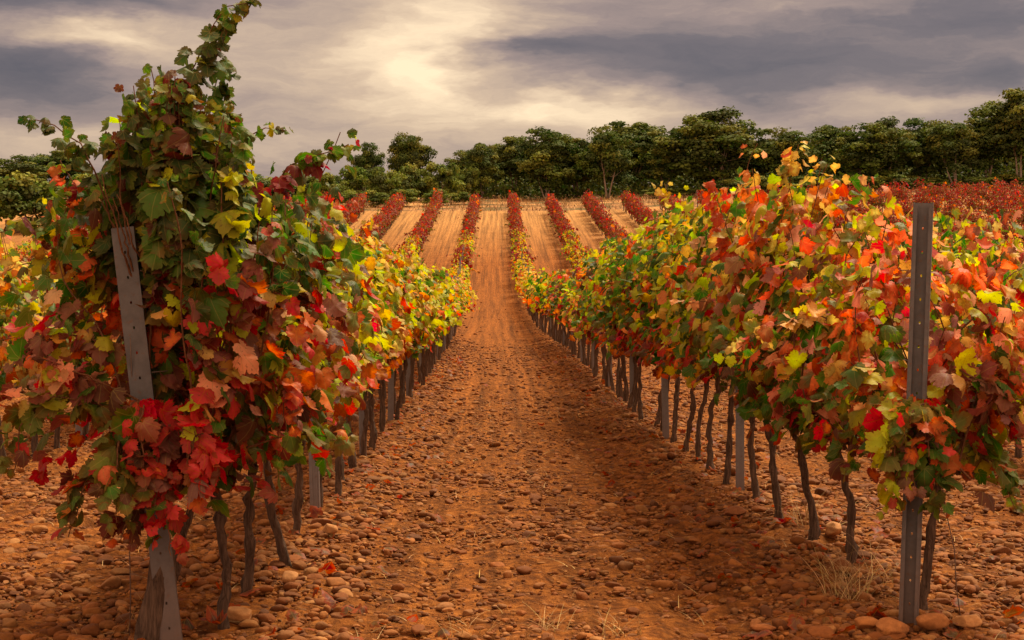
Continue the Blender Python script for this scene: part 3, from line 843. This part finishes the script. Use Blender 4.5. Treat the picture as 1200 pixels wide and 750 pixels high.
def hero_extra(which, base, cmb, fmb, r, H=1.95):
    """long wild shoots of the first vines; local to the vine base"""
    out = []
    if which == 'left':
        S = [([(190, 470, 0), (195, 300, 0), (205, 190, 0), (212, 110, 0), (238, 55, 0.02), (262, 12, 0.03), (292, 6, 0.03)], 6.9, 'dkgreen', 0.034, 0.135),
             ([(175, 420, -.1), (180, 280, -.1), (172, 190, -.1), (165, 130, -.1), (160, 100, -.1)], 6.9, 'dkgreen', 0.036, 0.135),
             ([(215, 420, .1), (230, 260, .1), (240, 160, .1), (258, 105, .1), (268, 80, .1)], 6.9, 'green', 0.036, 0.125),
             ([(200, 380, -.2), (205, 280, -.25), (198, 200, -.25), (190, 140, -.25)], 6.9, 'maroon', 0.045, 0.12),
             ([(150, 330, 0), (125, 230, -.05), (95, 170, -.1), (60, 145, -.1), (40, 140, -.1)], 6.9, 'dkgreen', 0.055, 0.10),
             ([(130, 350, .1), (105, 260, .05), (85, 215, 0), (70, 190, 0)], 6.9, 'salmon', 0.05, 0.10),
             ([(90, 330, .2), (70, 270, .2), (60, 240, .2)], 6.9, 'salmon', 0.05, 0.10),
             ([(240, 330, 0), (270, 230, 0), (290, 160, 0), (320, 145, 0), (345, 148, 0)], 7.1, 'green', 0.055, 0.09),
             ([(260, 330, 0), (300, 240, 0), (340, 195, 0), (380, 180, -.1), (415, 165, -.1)], 7.2, 'crimson', 0.048, 0.105),
             ([(255, 360, -.2), (265, 280, -.3), (262, 220, -.3), (275, 200, -.35)], 6.9, 'ygreen', 0.055, 0.125),
             ([(260, 380, -.2), (290, 320, -.3), (300, 260, -.35)], 6.9, 'mauve', 0.05, 0.12),
             ([(220, 420, -.25), (235, 350, -.35), (250, 300, -.4), (262, 330, -.45)], 6.9, 'red', 0.055, 0.125),
             ([(225, 560, -.2), (245, 520, -.35), (240, 560, -.4), (235, 610, -.4)], 6.9, 'red', 0.05, 0.13),
             ([(200, 520, -.2), (215, 480, -.35), (225, 520, -.42), (210, 570, -.42)], 6.9, 'red', 0.05, 0.13),
             ([(190, 520, -.1), (120, 480, -.25), (60, 470, -.3), (20, 500, -.3), (10, 560, -.3)], 6.9, 'olive', 0.05, 0.12),
             ([(190, 450, 0), (130, 400, -.15), (70, 390, -.25), (30, 420, -.25)], 6.9, 'mauve', 0.05, 0.12),
             ([(190, 560, -.1), (140, 540, -.2), (95, 570, -.25), (75, 630, -.25)], 6.9, 'olive', 0.05, 0.115),
             ([(190, 400, .1), (120, 330, .1), (60, 300, .1), (10, 320, .1)], 6.9, 'cream', 0.05, 0.11),
             ([(190, 400, .2), (110, 300, .3), (50, 260, .35), (0, 270, .4)], 6.9, 'olive', 0.05, 0.11),
             ([(200, 520, .1), (130, 470, .1), (60, 430, .2), (-30, 440, .2)], 6.9, 'cream', 0.05, 0.11),
             ([(190, 600, -.1), (160, 600, -.2), (140, 640, -.25)], 6.9, 'maroon', 0.05, 0.11),
             ([(190, 520, -.05), (165, 470, -.25), (158, 500, -.32), (165, 560, -.34)], 6.85, 'red', 0.05, 0.125),
             ([(200, 540, -.05), (185, 500, -.25), (178, 540, -.32), (182, 600, -.34)], 6.85, 'mauve', 0.05, 0.125),
             ([(190, 580, -.05), (180, 545, -.2), (190, 590, -.3), (200, 650, -.32)], 6.85, 'red', 0.05, 0.125),
             ([(170, 560, -.05), (150, 510, -.25), (145, 550, -.32), (150, 610, -.34)], 6.85, 'olive', 0.05, 0.125),
             ([(280, 480, -.1), (300, 420, -.2), (330, 440, -.3), (335, 500, -.3)], 7.1, 'orange', 0.05, 0.115),
             ([(250, 480, -.2), (240, 420, -.35), (225, 380, -.4)], 6.9, 'mauve', 0.05, 0.13),
             ([(280, 430, -.2), (290, 370, -.3), (310, 330, -.3), (330, 350, -.3)], 7.1, 'mauve', 0.05, 0.12),
             ([(180, 480, -.2), (100, 440, -.3), (40, 420, -.35)], 6.9, 'mauve', 0.05, 0.125)]
        for q in range(62):
            x1 = r.uniform(125, 290); y1 = 235 - 140 * math.exp(-((x1 - 205) / 72) ** 2) + r.uniform(-30, 60); x0 = 195 + (x1 - 195) * 0.4
            dd = r.uniform(-0.35, 0.35)
            S.append(([(x0, 350, dd * 0.5), ((x0 + x1) / 2, 290, dd), (x1, y1, dd)], 6.95, ('olive', 'green', 'maroon', 'dkgreen', 'dkgreen', 'green', 'olive')[q % 7], 0.06, 0.13))
        kind = 'front_left'
    elif which == 'right':
        S = [([(1090, 480, -.1), (1120, 430, -.2), (1160, 450, -.25), (1190, 520, -.25)], 7.4, 'mauve', 0.05, 0.125),
             ([(1080, 470, -.1), (1130, 400, -.15), (1180, 430, -.2), (1215, 470, -.2)], 7.5, 'salmon', 0.05, 0.12),
             ([(1080, 560, 0), (1130, 520, -.1), (1170, 545, -.1), (1195, 600, -.1)], 7.5, 'olive', 0.05, 0.12),
             ([(1080, 500, -.1), (1085, 520, -.25), (1095, 560, -.3), (1105, 600, -.3)], 7.4, 'green', 0.05, 0.12),
             ([(1060, 480, -.15), (1050, 470, -.3), (1045, 530, -.35), (1050, 600, -.35)], 7.4, 'ygreen', 0.055, 0.115),
             ([(1040, 470, -.1), (1010, 400, -.2), (960, 370, -.25), (900, 385, -.3), (860, 410, -.3)], 7.6, 'cream', 0.045, 0.125),
             ([(1050, 440, 0), (1010, 360, 0), (990, 300, 0), (1010, 270, 0), (1040, 240, 0)], 7.9, 'ygreen', 0.05, 0.12),
             ([(1060, 500, -.1), (1030, 440, -.25), (1000, 420, -.3), (985, 470, -.35)], 7.5, 'cream', 0.05, 0.13),
             ([(1060, 470, -.1), (1020, 390, -.2), (985, 350, -.2)], 7.6, 'salmon', 0.045, 0.125),
             ([(1080, 520, .1), (1150, 470, .15), (1210, 480, .2)], 7.6, 'salmon', 0.05, 0.115),
             ([(1100, 520, -.05), (1085, 480, -.22), (1062, 490, -.3), (1050, 530, -.32)], 7.35, 'olive', 0.045, 0.12),
             ([(1095, 540, -.05), (1078, 505, -.22), (1070, 540, -.3), (1075, 580, -.32)], 7.35, 'mauve', 0.045, 0.12),
             ([(1040, 500, 0), (1065, 470, -.2), (1090, 500, -.3), (1085, 540, -.32)], 7.35, 'salmon', 0.045, 0.12),
             ([(1060, 440, 0), (1030, 330, .2), (1000, 300, .3), (975, 280, .4)], 8.0, 'salmon', 0.05, 0.12)]
        kind = 'salmon'
    else:
        S = [([(940, 400, 0), (930, 300, 0), (925, 220, 0), (935, 172, 0)], 9.2, 'cream', 0.042, 0.125),
             ([(960, 400, 0), (955, 300, 0), (958, 230, 0), (962, 190, 0)], 9.2, 'cream', 0.045, 0.115),
             ([(920, 400, 0), (905, 300, -.1), (892, 240, -.1), (885, 195, -.1)], 9.3, 'salmon', 0.04, 0.125),
             ([(1000, 420, 0), (990, 340, 0), (985, 290, 0), (1035, 310, 0)], 8.8, 'red', 0.05, 0.12),
             ([(900, 420, 0), (870, 320, -.1), (850, 270, -.1), (835, 225, -.1)], 9.7, 'red', 0.05, 0.115)]
        kind = 'blaze'
    for path, d, nm, sp, sz in S:
        P = spline(px_path(path, d), 20) + np.cumsum(r.normal(0, 0.004, (20, 3)), 0) - np.array(base)
        leaves_on(r, P, sp * 0.40, kind, 0.5, H, sz * 0.74, out, nm, 0.55, 0.6, 0.5)
        cmb.add(*tube(P, np.linspace(0.006, 0.002, 20), 5, False))
    pack(fmb, out, 0, r, np.array(base))

protos = {}
def proto(kind, lod, var, top):
    key = (kind, lod, var, top)
    if key not in protos:
        r = np.random.default_rng(abs(hash((KIDX[kind], lod, var, int(top * 100)))) % (2 ** 31))
        protos[key] = [vine_data(r, kind, lod, top, 0.36 if top > 1.65 else 0.29, 0.80, 1.25, 0.092, 0.66 if top != 1.65 or kind not in ('crimson', 'rust') else 0.5, droop=1), None]
    return protos[key]
KIDX = {k: i for i, k in enumerate(KINDS)}

def vine_label(sd, k, i, y, kind):
    look = LOOK[kind]; row = SIDE.get((sd, k), 'a far row')
    if k == 1:
        ys = POSTY[(sd, k)]
        j = int(np.searchsorted(ys, y)) - 1
        if j < 8:
            if j < 0: return '%s vine before the end post of %s' % (look, row)
            lo = ys[j]; n = int(sum(1 for v in vines if v[0] == sd and v[1] == k and lo < v[4] <= y))
            return '%s vine, %s past the %s post in %s' % (look, ORD[max(n - 1, 0)], ORD[j], row)
        if y < 72: return 'small %s vine down in the dip in %s' % (look, row)
        return 'small distant %s vine on the far slope in %s' % (look, row)
    if i < 18: return '%s vine, %s from the near end of %s' % (look, ORD[i], row)
    return 'small %s vine further back in %s' % (look, row)

stuff = MB()
n_ind = 0
for sd, k, i, x, y in vines:
    r = np.random.default_rng(int(1000 * k + i * 7 + (500000 if sd == 'R' else 0)))
    kind = kind_of(sd, k, y, r)
    if y > 75 and r.random() < 0.07: continue      # gaps where a vine has died
    top = (round(float({'L': 1.98 - 0.14 * sm(8, 12, y) - 0.32 * sm(13, 26, y), 'R': 2.10 - 0.45 * sm(12, 28, y)}[sd]) * 20) / 20) if k == 1 else ({2: 2.05, 3: 1.95}.get(k, 1.80) if sd == 'R' else 1.80)
    if sd == 'R' and k == 1 and i < 2: top = 1.84
    hill = sm(70, 90, y)
    topq = top if hill < 0.3 else (1.75 if hill < 0.7 else 1.65)
    z = float(ground_h(x, y)) - 0.01
    far = y > 40
    if individual(sd, k, y):
        n_ind += 1
        if k == 1 and y < 19:
            bushy = (sd == 'L' and y < 8.5)
            hw = 0.54 if bushy else (0.44 if y < 9.6 else 0.36) - (0.08 if sd == 'L' else 0)
            tmb, cmb, fmb = vine_data(r, kind, 0, top + (0.02 if bushy else 0) + r.normal(0, 0.05), hw, 0.86, 1.5, 0.085, 0.62 if y < (8.5 if sd == 'L' else 9.6) else 0.70, droop=(0 if sd == 'L' and y > 8.5 else 3 if y < 9.6 else 1), thick=0.82, mass=1.3, origin=np.array([x, y, z]))
            if sd == 'L' and i == 0: hero_extra('left', (x, y, z), cmb, fmb, r)
            if sd == 'R' and i == 0: hero_extra('right', (x, y, z), cmb, fmb, r)
            if sd == 'R' and i == 2: hero_extra('right2', (x, y, z), cmb, fmb, r)
            e = spawn(tmb, cmb, fmb)
            e.location = (x, y, z)
        else:
            lod = 1 if y < 40 else 2
            pr = proto(kind, lod, int(r.integers(0, 6)), topq)
            if pr[1] is None:
                pr[1] = spawn(*pr[0], far=(lod == 2)); e = pr[1]
            else: e = copy_vine(pr[1])
            e.location = (x, y, z); e.rotation_euler = (0, 0, (PI if r.random() < 0.5 else 0) + r.normal(0, 0.12))
            s = r.normal(1, 0.05); e.scale = (s * r.uniform(0.9, 1.12), s, s * r.uniform(0.95, 1.06) * (1 if y < 75 else r.uniform(0.82, 1.1)))
        tag(e, vine_label(sd, k, i, y, kind), 'grapevine', GROUP)
    else:
        pr = proto(kind, 2, int(r.integers(0, 6)), topq)
        tmb, cmb, fmb = pr[0]
        a = (PI if r.random() < 0.5 else 0) + r.normal(0, 0.15)
        R = np.array([[math.cos(a), -math.sin(a), 0], [math.sin(a), math.cos(a), 0], [0, 0, 1]]) * r.normal(1, 0.07)
        R[2] *= r.uniform(0.85, 1.15)
        for mi, b in ((0, fmb), (1, tmb)):
            V, Fs, C, Lc, Ms = b.arrays()
            stuff.add(V @ R.T + np.array([x, y, z]), Fs, C * np.array([*(r.uniform(0.85, 1.15) * np.ones(3)), 1]), Lc, mi)
o = link('vineyard_rows', stuff.mesh('vineyard_rows', [MAT_LEAF_FAR, MAT_VBARK]))
tag(o, 'mass of small red and yellow vines in further rows up the slope', 'vines', GROUP, kind='stuff')
print('vines', len(vines), 'individual', n_ind)

build_grass()

# old stump at the left post
r = np.random.default_rng(77)
P = np.array([(-0.04, 0, -0.05), (-0.03, 0, 0.1), (0.0, 0, 0.25), (0.01, 0.0, 0.36), (0.02, 0.0, 0.42)])
mb = MB(); mb.add(*tube(P, [0.075, 0.066, 0.058, 0.05, 0.035], 12, True, 0.12, r))
o = link('vine_stump', mb.mesh('vine_stump', [MAT_VBARK])); o.location = (-1.345, 6.80, float(ground_h(-1.345, 6.80)))
tag(o, 'thick split old vine stump standing before the leaning left post', 'stump')

# ------------------------------------------------------------------ trees
TCOL = np.array([(.034, .070, .013), (.055, .092, .014), (.085, .115, .018), (.020, .044, .010), (.115, .128, .024)])
def tree_data(r, H, cw, trunk_h, ncl, per, leaf, stems=2, tone=1.0, shell=0.5, warm=0.0):
    tmb = MB(); cmb = MB()
    cz = (trunk_h + H) / 2; rz = (H - trunk_h) / 2; rx = cw / 2
    # clump centres
    cc = []
    for _ in range(ncl):
        v = nrm(r.normal(0, 1, 3)); v[2] = v[2] if r.random() < 0.8 else abs(v[2])
        q = r.uniform(shell, 1.0)
        v[2] *= 1.0; lob = 1 + 0.16 * math.sin(3 * math.atan2(v[1], v[0]) + H) + r.normal(0, 0.07)
        cc.append(np.array([v[0] * rx * q * lob, v[1] * rx * q * lob, cz + v[2] * rz * q * (0.95 + r.normal(0, 0.06))]))
    cc = np.array(cc)
    # stems, then limbs to a share of the clumps
    for s in range(stems):
        a = r.uniform(0, 6.28); n = 8; t = np.linspace(0, 1, n)
        sp = r.uniform(0.12, 0.5) * rx
        P = np.stack([np.cos(a) * sp * t ** 1.3 + np.cumsum(r.normal(0, 0.03, n)), np.sin(a) * sp * t ** 1.3 + np.cumsum(r.normal(0, 0.03, n)), -0.2 + t * (cz + 0.2)], -1)
        P[:, :2] += np.array([math.cos(a), math.sin(a)]) * 0.10 * (stems > 1)
        R0 = 0.024 * H / (0.7 + 0.35 * stems)
        tmb.add(*tube(P, R0 * (1 - 0.72 * t), 7, True, 0.06, r))
        for c in cc[r.choice(ncl, max(3, ncl // (3 * stems)), replace=False)]:
            j = r.integers(n // 2, n - 1); b = P[j]
            u = np.linspace(0, 1, 5)[:, None]
            Q = b * (1 - u) + c * u; Q[:, 2] += 0.15 * np.sin(u[:, 0] * PI) * r.uniform(-1, 1)
            tmb.add(*tube(Q, R0 * 0.32 * (1 - 0.8 * u[:, 0]), 4, False, 0, r))
    for c in cc:
        rad = r.uniform(0.45, 0.95) * (cw / 4.6) * 0.8
        n = int(per * r.uniform(0.7, 1.3))
        v = nrm(r.normal(0, 1, (n, 3))); v[:, 2] = np.where(r.random(n) < 0.65, np.abs(v[:, 2]), v[:, 2])
        q = r.uniform(0.35, 1.12, (n, 1)) ** 0.7
        P = c + v * rad * q * np.array([1.15, 1.15, 0.8])
        nn = v + r.normal(0, 0.45, (n, 3)) + np.array([0, 0, 0.25]); tt = r.normal(0, 1, (n, 3)) + np.array([0, 0, -0.3])
        base = TCOL[r.integers(0, len(TCOL))] * r.uniform(0.75, 1.3) * tone
        base = base * (1 - warm) + warm * np.array([.12, .085, .03])
        C = np.concatenate([base[None] * r.uniform(0.7, 1.35, (n, 1)) * (1 + r.normal(0, 0.06, (n, 3))), np.zeros((n, 1))], 1)
        sz = leaf * r.uniform(0.6, 1.3, n)
        add_leaves(cmb, P, tt, nn, sz, np.clip(C, 0.003, 1), 2, r)
    return tmb, cmb
TREE_P = {}
def tree_proto(kind, var):
    key = (kind, var)
    if key not in TREE_P:
        r = np.random.default_rng(300 + var * 17 + dict(oak=0, slim=1000, shrub=2000)[kind])
        if kind == 'oak': d = tree_data(r, 7.0, 5.2, (0.3, 0.9, 0.4, 1.7, 0.5)[var % 5], 90, 190, 0.165, stems=int(r.integers(3, 6)), shell=0.35)
        elif kind == 'slim': d = tree_data(r, 7.0, 3.8, 0.9, 66, 170, 0.16, stems=3, tone=1.15, shell=0.35)
        else: d = tree_data(r, 2.6, 3.4, 0.05, 34, 150, 0.14, stems=3, tone=1.5, warm=0.12, shell=0.3)
        TREE_P[key] = [d, None]
    return TREE_P[key]
def plant(name, kind, var, px, topy, d, wpx, label, group, cat='tree'):
    pr = tree_proto(kind, var)
    x = (px - VX) / F * d; g = float(ground_h(x, d)); H = CAMH + (HY - topy) / F * d - g
    bh, bw = dict(oak=(7.0, 5.2), slim=(7.0, 3.8), shrub=(2.6, 3.4))[kind]
    if pr[1] is None:
        e = empty(name, (0, 0, 0)); link('trunk', pr[0][0].mesh('trunk', [MAT_TBARK]), e); link('crown', pr[0][1].mesh('crown', [MAT_TREELEAF]), e); pr[1] = e
    else: e = copy_vine(pr[1]); e.name = name
    sz = H / bh; sx = (wpx * (1.42 if px > 590 or px < 350 else 1.0) / F * d) / (bw * 1.22)
    e.location = (x, d, g); e.scale = (sx, sx, sz); e.rotation_euler = (0, 0, random.Random(int(px * 7 + d)).uniform(0, 6.28))
    tag(e, label, cat, group); return e

FT = [  # px, top y, distance, width px, kind
    (432, 167, 172, 44, 'oak', 'small dark tree left of the lone round tree on the skyline'),
    (480, 157, 170, 66, 'oak', 'lone dark round tree standing clear on the skyline left of the wood'),
    (566, 166, 152, 58, 'oak', 'low rounded tree at the left end of the wood'),
    (604, 160, 156, 56, 'oak', 'round topped tree second from the left end of the wood'),
    (640, 153, 151, 66, 'oak', 'pale trunked tree above the red row right of the track'),
    (676, 162, 154, 54, 'slim', 'slim pale trunked tree left of the first tall dome of the wood'),
    (712, 152, 150, 60, 'oak', 'tree with bare pale stems under the first tall dome'),
    (738, 141, 160, 84, 'oak', 'first tall domed tree of the wood, dark above its neighbours'),
    (778, 152, 153, 56, 'slim', 'slim tree in the notch between the two tall domes'),
    (840, 131, 152, 98, 'oak', 'broadest domed tree of the wood, highest in the middle'),
    (884, 150, 156, 52, 'slim', 'slim tree leaning against the broadest dome on its right'),
    (925, 152, 152, 66, 'oak', 'mid height tree right of the broadest dome'),
    (976, 144, 166, 54, 'oak', 'loose open crowned tree set back against the sky'),
    (1008, 152, 152, 56, 'slim', 'slim tree right of the loose open crowned tree'),
    (1036, 141, 151, 72, 'oak', 'rounded tree behind the grey post at right'),
    (1082, 138, 154, 66, 'oak', 'full rounded tree just right of the grey post at right'),
    (1120, 142, 150, 64, 'oak', 'full tree left of the tallest tree at the right edge'),
    (1158, 128, 152, 62, 'slim', 'upright tree beside the tallest tree at the right edge'),
    (1196, 104, 150, 86, 'oak', 'tallest tree of the wood at the right edge of the picture'),
    (1255, 112, 152, 90, 'oak', 'tall tree at the far right end of the wood, past the tallest tree'),
    (22, 183, 150, 76, 'oak', 'dark bushy tree at the far left edge'), (70, 176, 158, 60, 'oak', 'bushy tree behind the tall left vine shoots'),
    (-50, 186, 152, 80, 'oak', 'dark bushy tree at the far left end of the tree line')]
for n, (px, ty, d, w, kd, lab) in enumerate(FT):
    plant('tree', kd, n % (5 if kd == 'oak' else 3), px, ty, d, w, lab, 'trees of the wood on the skyline')
rb = random.Random(4)
for n in range(26):
    px = 552 + n * 27 + rb.uniform(-8, 8)
    ref = np.interp(px, [550, 640, 740, 790, 840, 900, 975, 1010, 1090, 1150, 1200], [170, 160, 148, 156, 140, 158, 156, 152, 146, 140, 122])
    plant('tree', 'oak', n % 5, px, ref + rb.uniform(4, 14), 168 + rb.uniform(0, 10), 62, 'dark tree standing in the second rank behind the front trees of the wood', 'trees of the wood on the skyline')
SH = [(385, 205, 140, 60), (420, 196, 146, 66), (452, 198, 142, 56), (486, 194, 148, 62), (520, 192, 146, 60), (548, 196, 150, 44), (400, 222, 136, 50), (440, 224, 137, 48), (476, 222, 138, 46), (512, 222, 139, 44),
      (540, 226, 141, 36), (40, 206, 112, 90), (-40, 210, 112, 100), (350, 204, 144, 66), (310, 206, 142, 66), (270, 204, 142, 66), (120, 204, 142, 70)]
WHERE = ['left of the red hill rows', 'below the small dark skyline tree', 'below and left of the lone round tree', 'directly below the lone round tree', 'right of the lone round tree', 'at the left foot of the wood',
         'low in front at the left of the hedge', 'low in front under the small skyline tree', 'low in front under the lone tree', 'low in front at the right of the hedge', 'low beside the first trunks of the wood',
         'yellowish at the far left edge', 'at the far left end of the tree line', 'just right of the tall left vine', 'behind the right part of the tall left vine', 'behind the tall left vine', 'behind the left shoots of the tall vine']
for n, (px, ty, d, w) in enumerate(SH):
    plant('shrub', 'shrub', n % 4, px, ty, d, w, 'green leafy shrub ' + WHERE[n], 'shrubs along the foot of the wood', 'shrub')
for n, px in enumerate(range(775, 1290, 27)):
    plant('shrub', 'shrub', n % 4, px + rb.uniform(-7, 7), 213 + rb.uniform(-7, 9) - 0.02 * max(0, px - 900), 148.5 + rb.uniform(-1.5, 1.5), 44, 'low dark shrub at the foot of the right part of the wood', 'shrubs along the foot of the wood', 'shrub')
# undergrowth between the trunks, one mass
def undergrowth():
    r = np.random.default_rng(55); mb = MB()
    n = 80000
    x = r.uniform(-70, 80, n); y = r.uniform(151, 186, n)
    hmax = np.where(y > 160, 5.0 - 3.4 * (1 - sm(-6, 0, x)), 1.3) * (0.55 + 0.45 * np.sin(x * 0.9 + y) ** 2)
    zz = ground_h(x, y) + r.random(n) * hmax
    P = np.stack([x, y, zz], -1)
    nn = r.normal(0, 1, (n, 3)) + np.array([0, -0.6, 0.5]); tt = r.normal(0, 1, (n, 3))
    C = TCOL[r.integers(0, len(TCOL), n)] * r.uniform(0.5, 1.1, (n, 1)); C = np.concatenate([C, np.zeros((n, 1))], 1)
    add_leaves(mb, P, tt, nn, r.uniform(0.15, 0.34, n), C, 2, r)
    o = link('undergrowth', mb.mesh('undergrowth', [MAT_TREELEAF])); tag(o, 'dark tangled undergrowth between the trunks of the wood', 'undergrowth', kind='stuff')
undergrowth()

# ------------------------------------------------------------------ sky
SUN_EL, SUN_AZ = math.radians(56), math.radians(38)     # azimuth clockwise from straight ahead
w = bpy.data.worlds.new('World'); scene.world = w; w.use_nodes = True
nt = w.node_tree; nt.nodes.clear(); L = nt.links
tc = N(nt, 'ShaderNodeTexCoord')
sp = N(nt, 'ShaderNodeSeparateXYZ'); L.new(tc.outputs['Generated'], sp.inputs[0])
az = M(nt, 'ARCTAN2', sp.outputs[0], sp.outputs[1])
el = M(nt, 'ARCSINE', sp.outputs[2])
cb = N(nt, 'ShaderNodeCombineXYZ'); L.new(az, cb.inputs[0]); L.new(M(nt, 'MULTIPLY', el, 3.2), cb.inputs[1])
wn = NOISE(nt, cb.outputs[0], 9.0, 5, 0.55); wn2 = NOISE(nt, cb.outputs[0], 26.0, 4, 0.6)
wsp = N(nt, 'ShaderNodeSeparateColor'); L.new(wn.outputs['Color'], wsp.inputs[0])
wsp2 = N(nt, 'ShaderNodeSeparateColor'); L.new(wn2.outputs['Color'], wsp2.inputs[0])
azw = M(nt, 'ADD', az, M(nt, 'ADD', M(nt, 'MULTIPLY', M(nt, 'SUBTRACT', wsp.outputs[0], 0.5), 0.10), M(nt, 'MULTIPLY', M(nt, 'SUBTRACT', wsp2.outputs[0], 0.5), 0.04)))
elw = M(nt, 'ADD', el, M(nt, 'ADD', M(nt, 'MULTIPLY', M(nt, 'SUBTRACT', wsp.outputs[1], 0.5), 0.035), M(nt, 'MULTIPLY', M(nt, 'SUBTRACT', wsp2.outputs[1], 0.5), 0.014)))
BL = [  # px, py, half-width px, half-height px, amount
    (495, 74, 85, 58, 0.42), (600, 172, 700, 26, 0.10), (480, 110, 230, 90, 0.10), (560, 20, 90, 26, 0.26), (700, 128, 130, 22, 0.42), (120, 52, 110, 18, 0.40), (330, 70, 150, 60, 0.12), (60, 165, 150, 26, 0.16),
    (45, 95, 95, 36, -0.38), (60, 5, 150, 24, -0.32), (860, 75, 220, 40, -0.34), (620, 66, 90, 12, -0.16), (1130, 95, 60, 18, -0.24), (1060, 128, 90, 16, 0.20), (960, 18, 120, 8, 0.10), (1150, 25, 140, 28, -0.24), (600, 60, 110, 9, -0.14),
    (560, 140, 110, 22, 0.06), (330, 8, 120, 20, 0.05)]
val = None
for px, py, sw, sh_, amt in BL:
    u = M(nt, 'DIVIDE', M(nt, 'SUBTRACT', azw, (px - VX) / F), sw / F)
    v = M(nt, 'DIVIDE', M(nt, 'SUBTRACT', elw, (HY - py) / F), sh_ / F)
    g = M(nt, 'MULTIPLY', M(nt, 'EXPONENT', M(nt, 'MULTIPLY', M(nt, 'ADD', M(nt, 'MULTIPLY', u, u), M(nt, 'MULTIPLY', v, v)), -1.0)), amt)
    val = g if val is None else M(nt, 'ADD', val, g)
cb2 = N(nt, 'ShaderNodeCombineXYZ'); L.new(azw, cb2.inputs[0]); L.new(M(nt, 'MULTIPLY', elw, 4.5), cb2.inputs[1])
fine = NOISE(nt, cb2.outputs[0], 17.0, 9, 0.66)
val = M(nt, 'ADD', val, M(nt, 'MULTIPLY', M(nt, 'SUBTRACT', fine.outputs[0], 0.5), 0.40))
val = M(nt, 'ADD', val, 0.49, clamp=True)
cloud = RAMP(nt, val, [(0.05, (0.094, 0.083, 0.099)), (0.30, (0.168, 0.134, 0.139)), (0.50, (0.325, 0.236, 0.206)), (0.75, (0.63, 0.455, 0.31)), (1.0, (1.06, 0.81, 0.52))])
# cloud deck boosted overhead and behind the camera, added as unseen fill light
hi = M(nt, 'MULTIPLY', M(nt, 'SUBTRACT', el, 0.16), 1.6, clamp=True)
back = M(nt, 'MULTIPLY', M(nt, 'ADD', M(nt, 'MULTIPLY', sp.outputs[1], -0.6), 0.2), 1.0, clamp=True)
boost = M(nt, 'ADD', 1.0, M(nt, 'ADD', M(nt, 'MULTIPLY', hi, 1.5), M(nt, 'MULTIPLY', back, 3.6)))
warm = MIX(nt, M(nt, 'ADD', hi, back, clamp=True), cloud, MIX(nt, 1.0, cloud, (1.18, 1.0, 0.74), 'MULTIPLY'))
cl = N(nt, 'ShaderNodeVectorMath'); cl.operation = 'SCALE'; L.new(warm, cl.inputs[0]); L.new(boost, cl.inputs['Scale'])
sky = N(nt, 'ShaderNodeTexSky', sky_type='NISHITA'); sky.sun_disc = False
sky.sun_elevation = SUN_EL; sky.sun_rotation = SUN_AZ
b1 = N(nt, 'ShaderNodeBackground'); b1.inputs[1].default_value = 0.05; L.new(sky.outputs[0], b1.inputs[0])
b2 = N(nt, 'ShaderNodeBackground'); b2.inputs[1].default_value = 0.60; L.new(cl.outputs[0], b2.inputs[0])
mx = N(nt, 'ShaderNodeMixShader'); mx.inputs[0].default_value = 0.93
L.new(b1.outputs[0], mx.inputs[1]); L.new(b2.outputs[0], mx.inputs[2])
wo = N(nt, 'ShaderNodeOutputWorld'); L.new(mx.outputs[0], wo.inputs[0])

sl = bpy.data.lights.new('sun', 'SUN'); sl.energy = 4.2; sl.angle = math.radians(24); sl.color = (1.0, 0.83, 0.60)
so = bpy.data.objects.new('sun', sl); COL.objects.link(so)
so.rotation_euler = (PI / 2 - SUN_EL, 0, PI - SUN_AZ)

# ------------------------------------------------------------------ camera
cam = bpy.data.cameras.new('camera'); cam.sensor_width = 36; cam.lens = F / 1200 * 36; cam.clip_start = 0.1; cam.clip_end = 6000
co = bpy.data.objects.new('camera', cam); COL.objects.link(co)
co.location = (0, 0, CAMH)
co.rotation_euler = (PI / 2 - math.atan((375 - HY) / F), 0, -math.atan((600 - VX) / F))
scene.camera = co
vs = scene.view_settings
vs.view_transform = 'Standard'; vs.look = 'None'; vs.exposure = 0.92; vs.gamma = 1.0; vs.use_curve_mapping = False
scene.cycles.max_bounces = 8; scene.cycles.transparent_max_bounces = 4
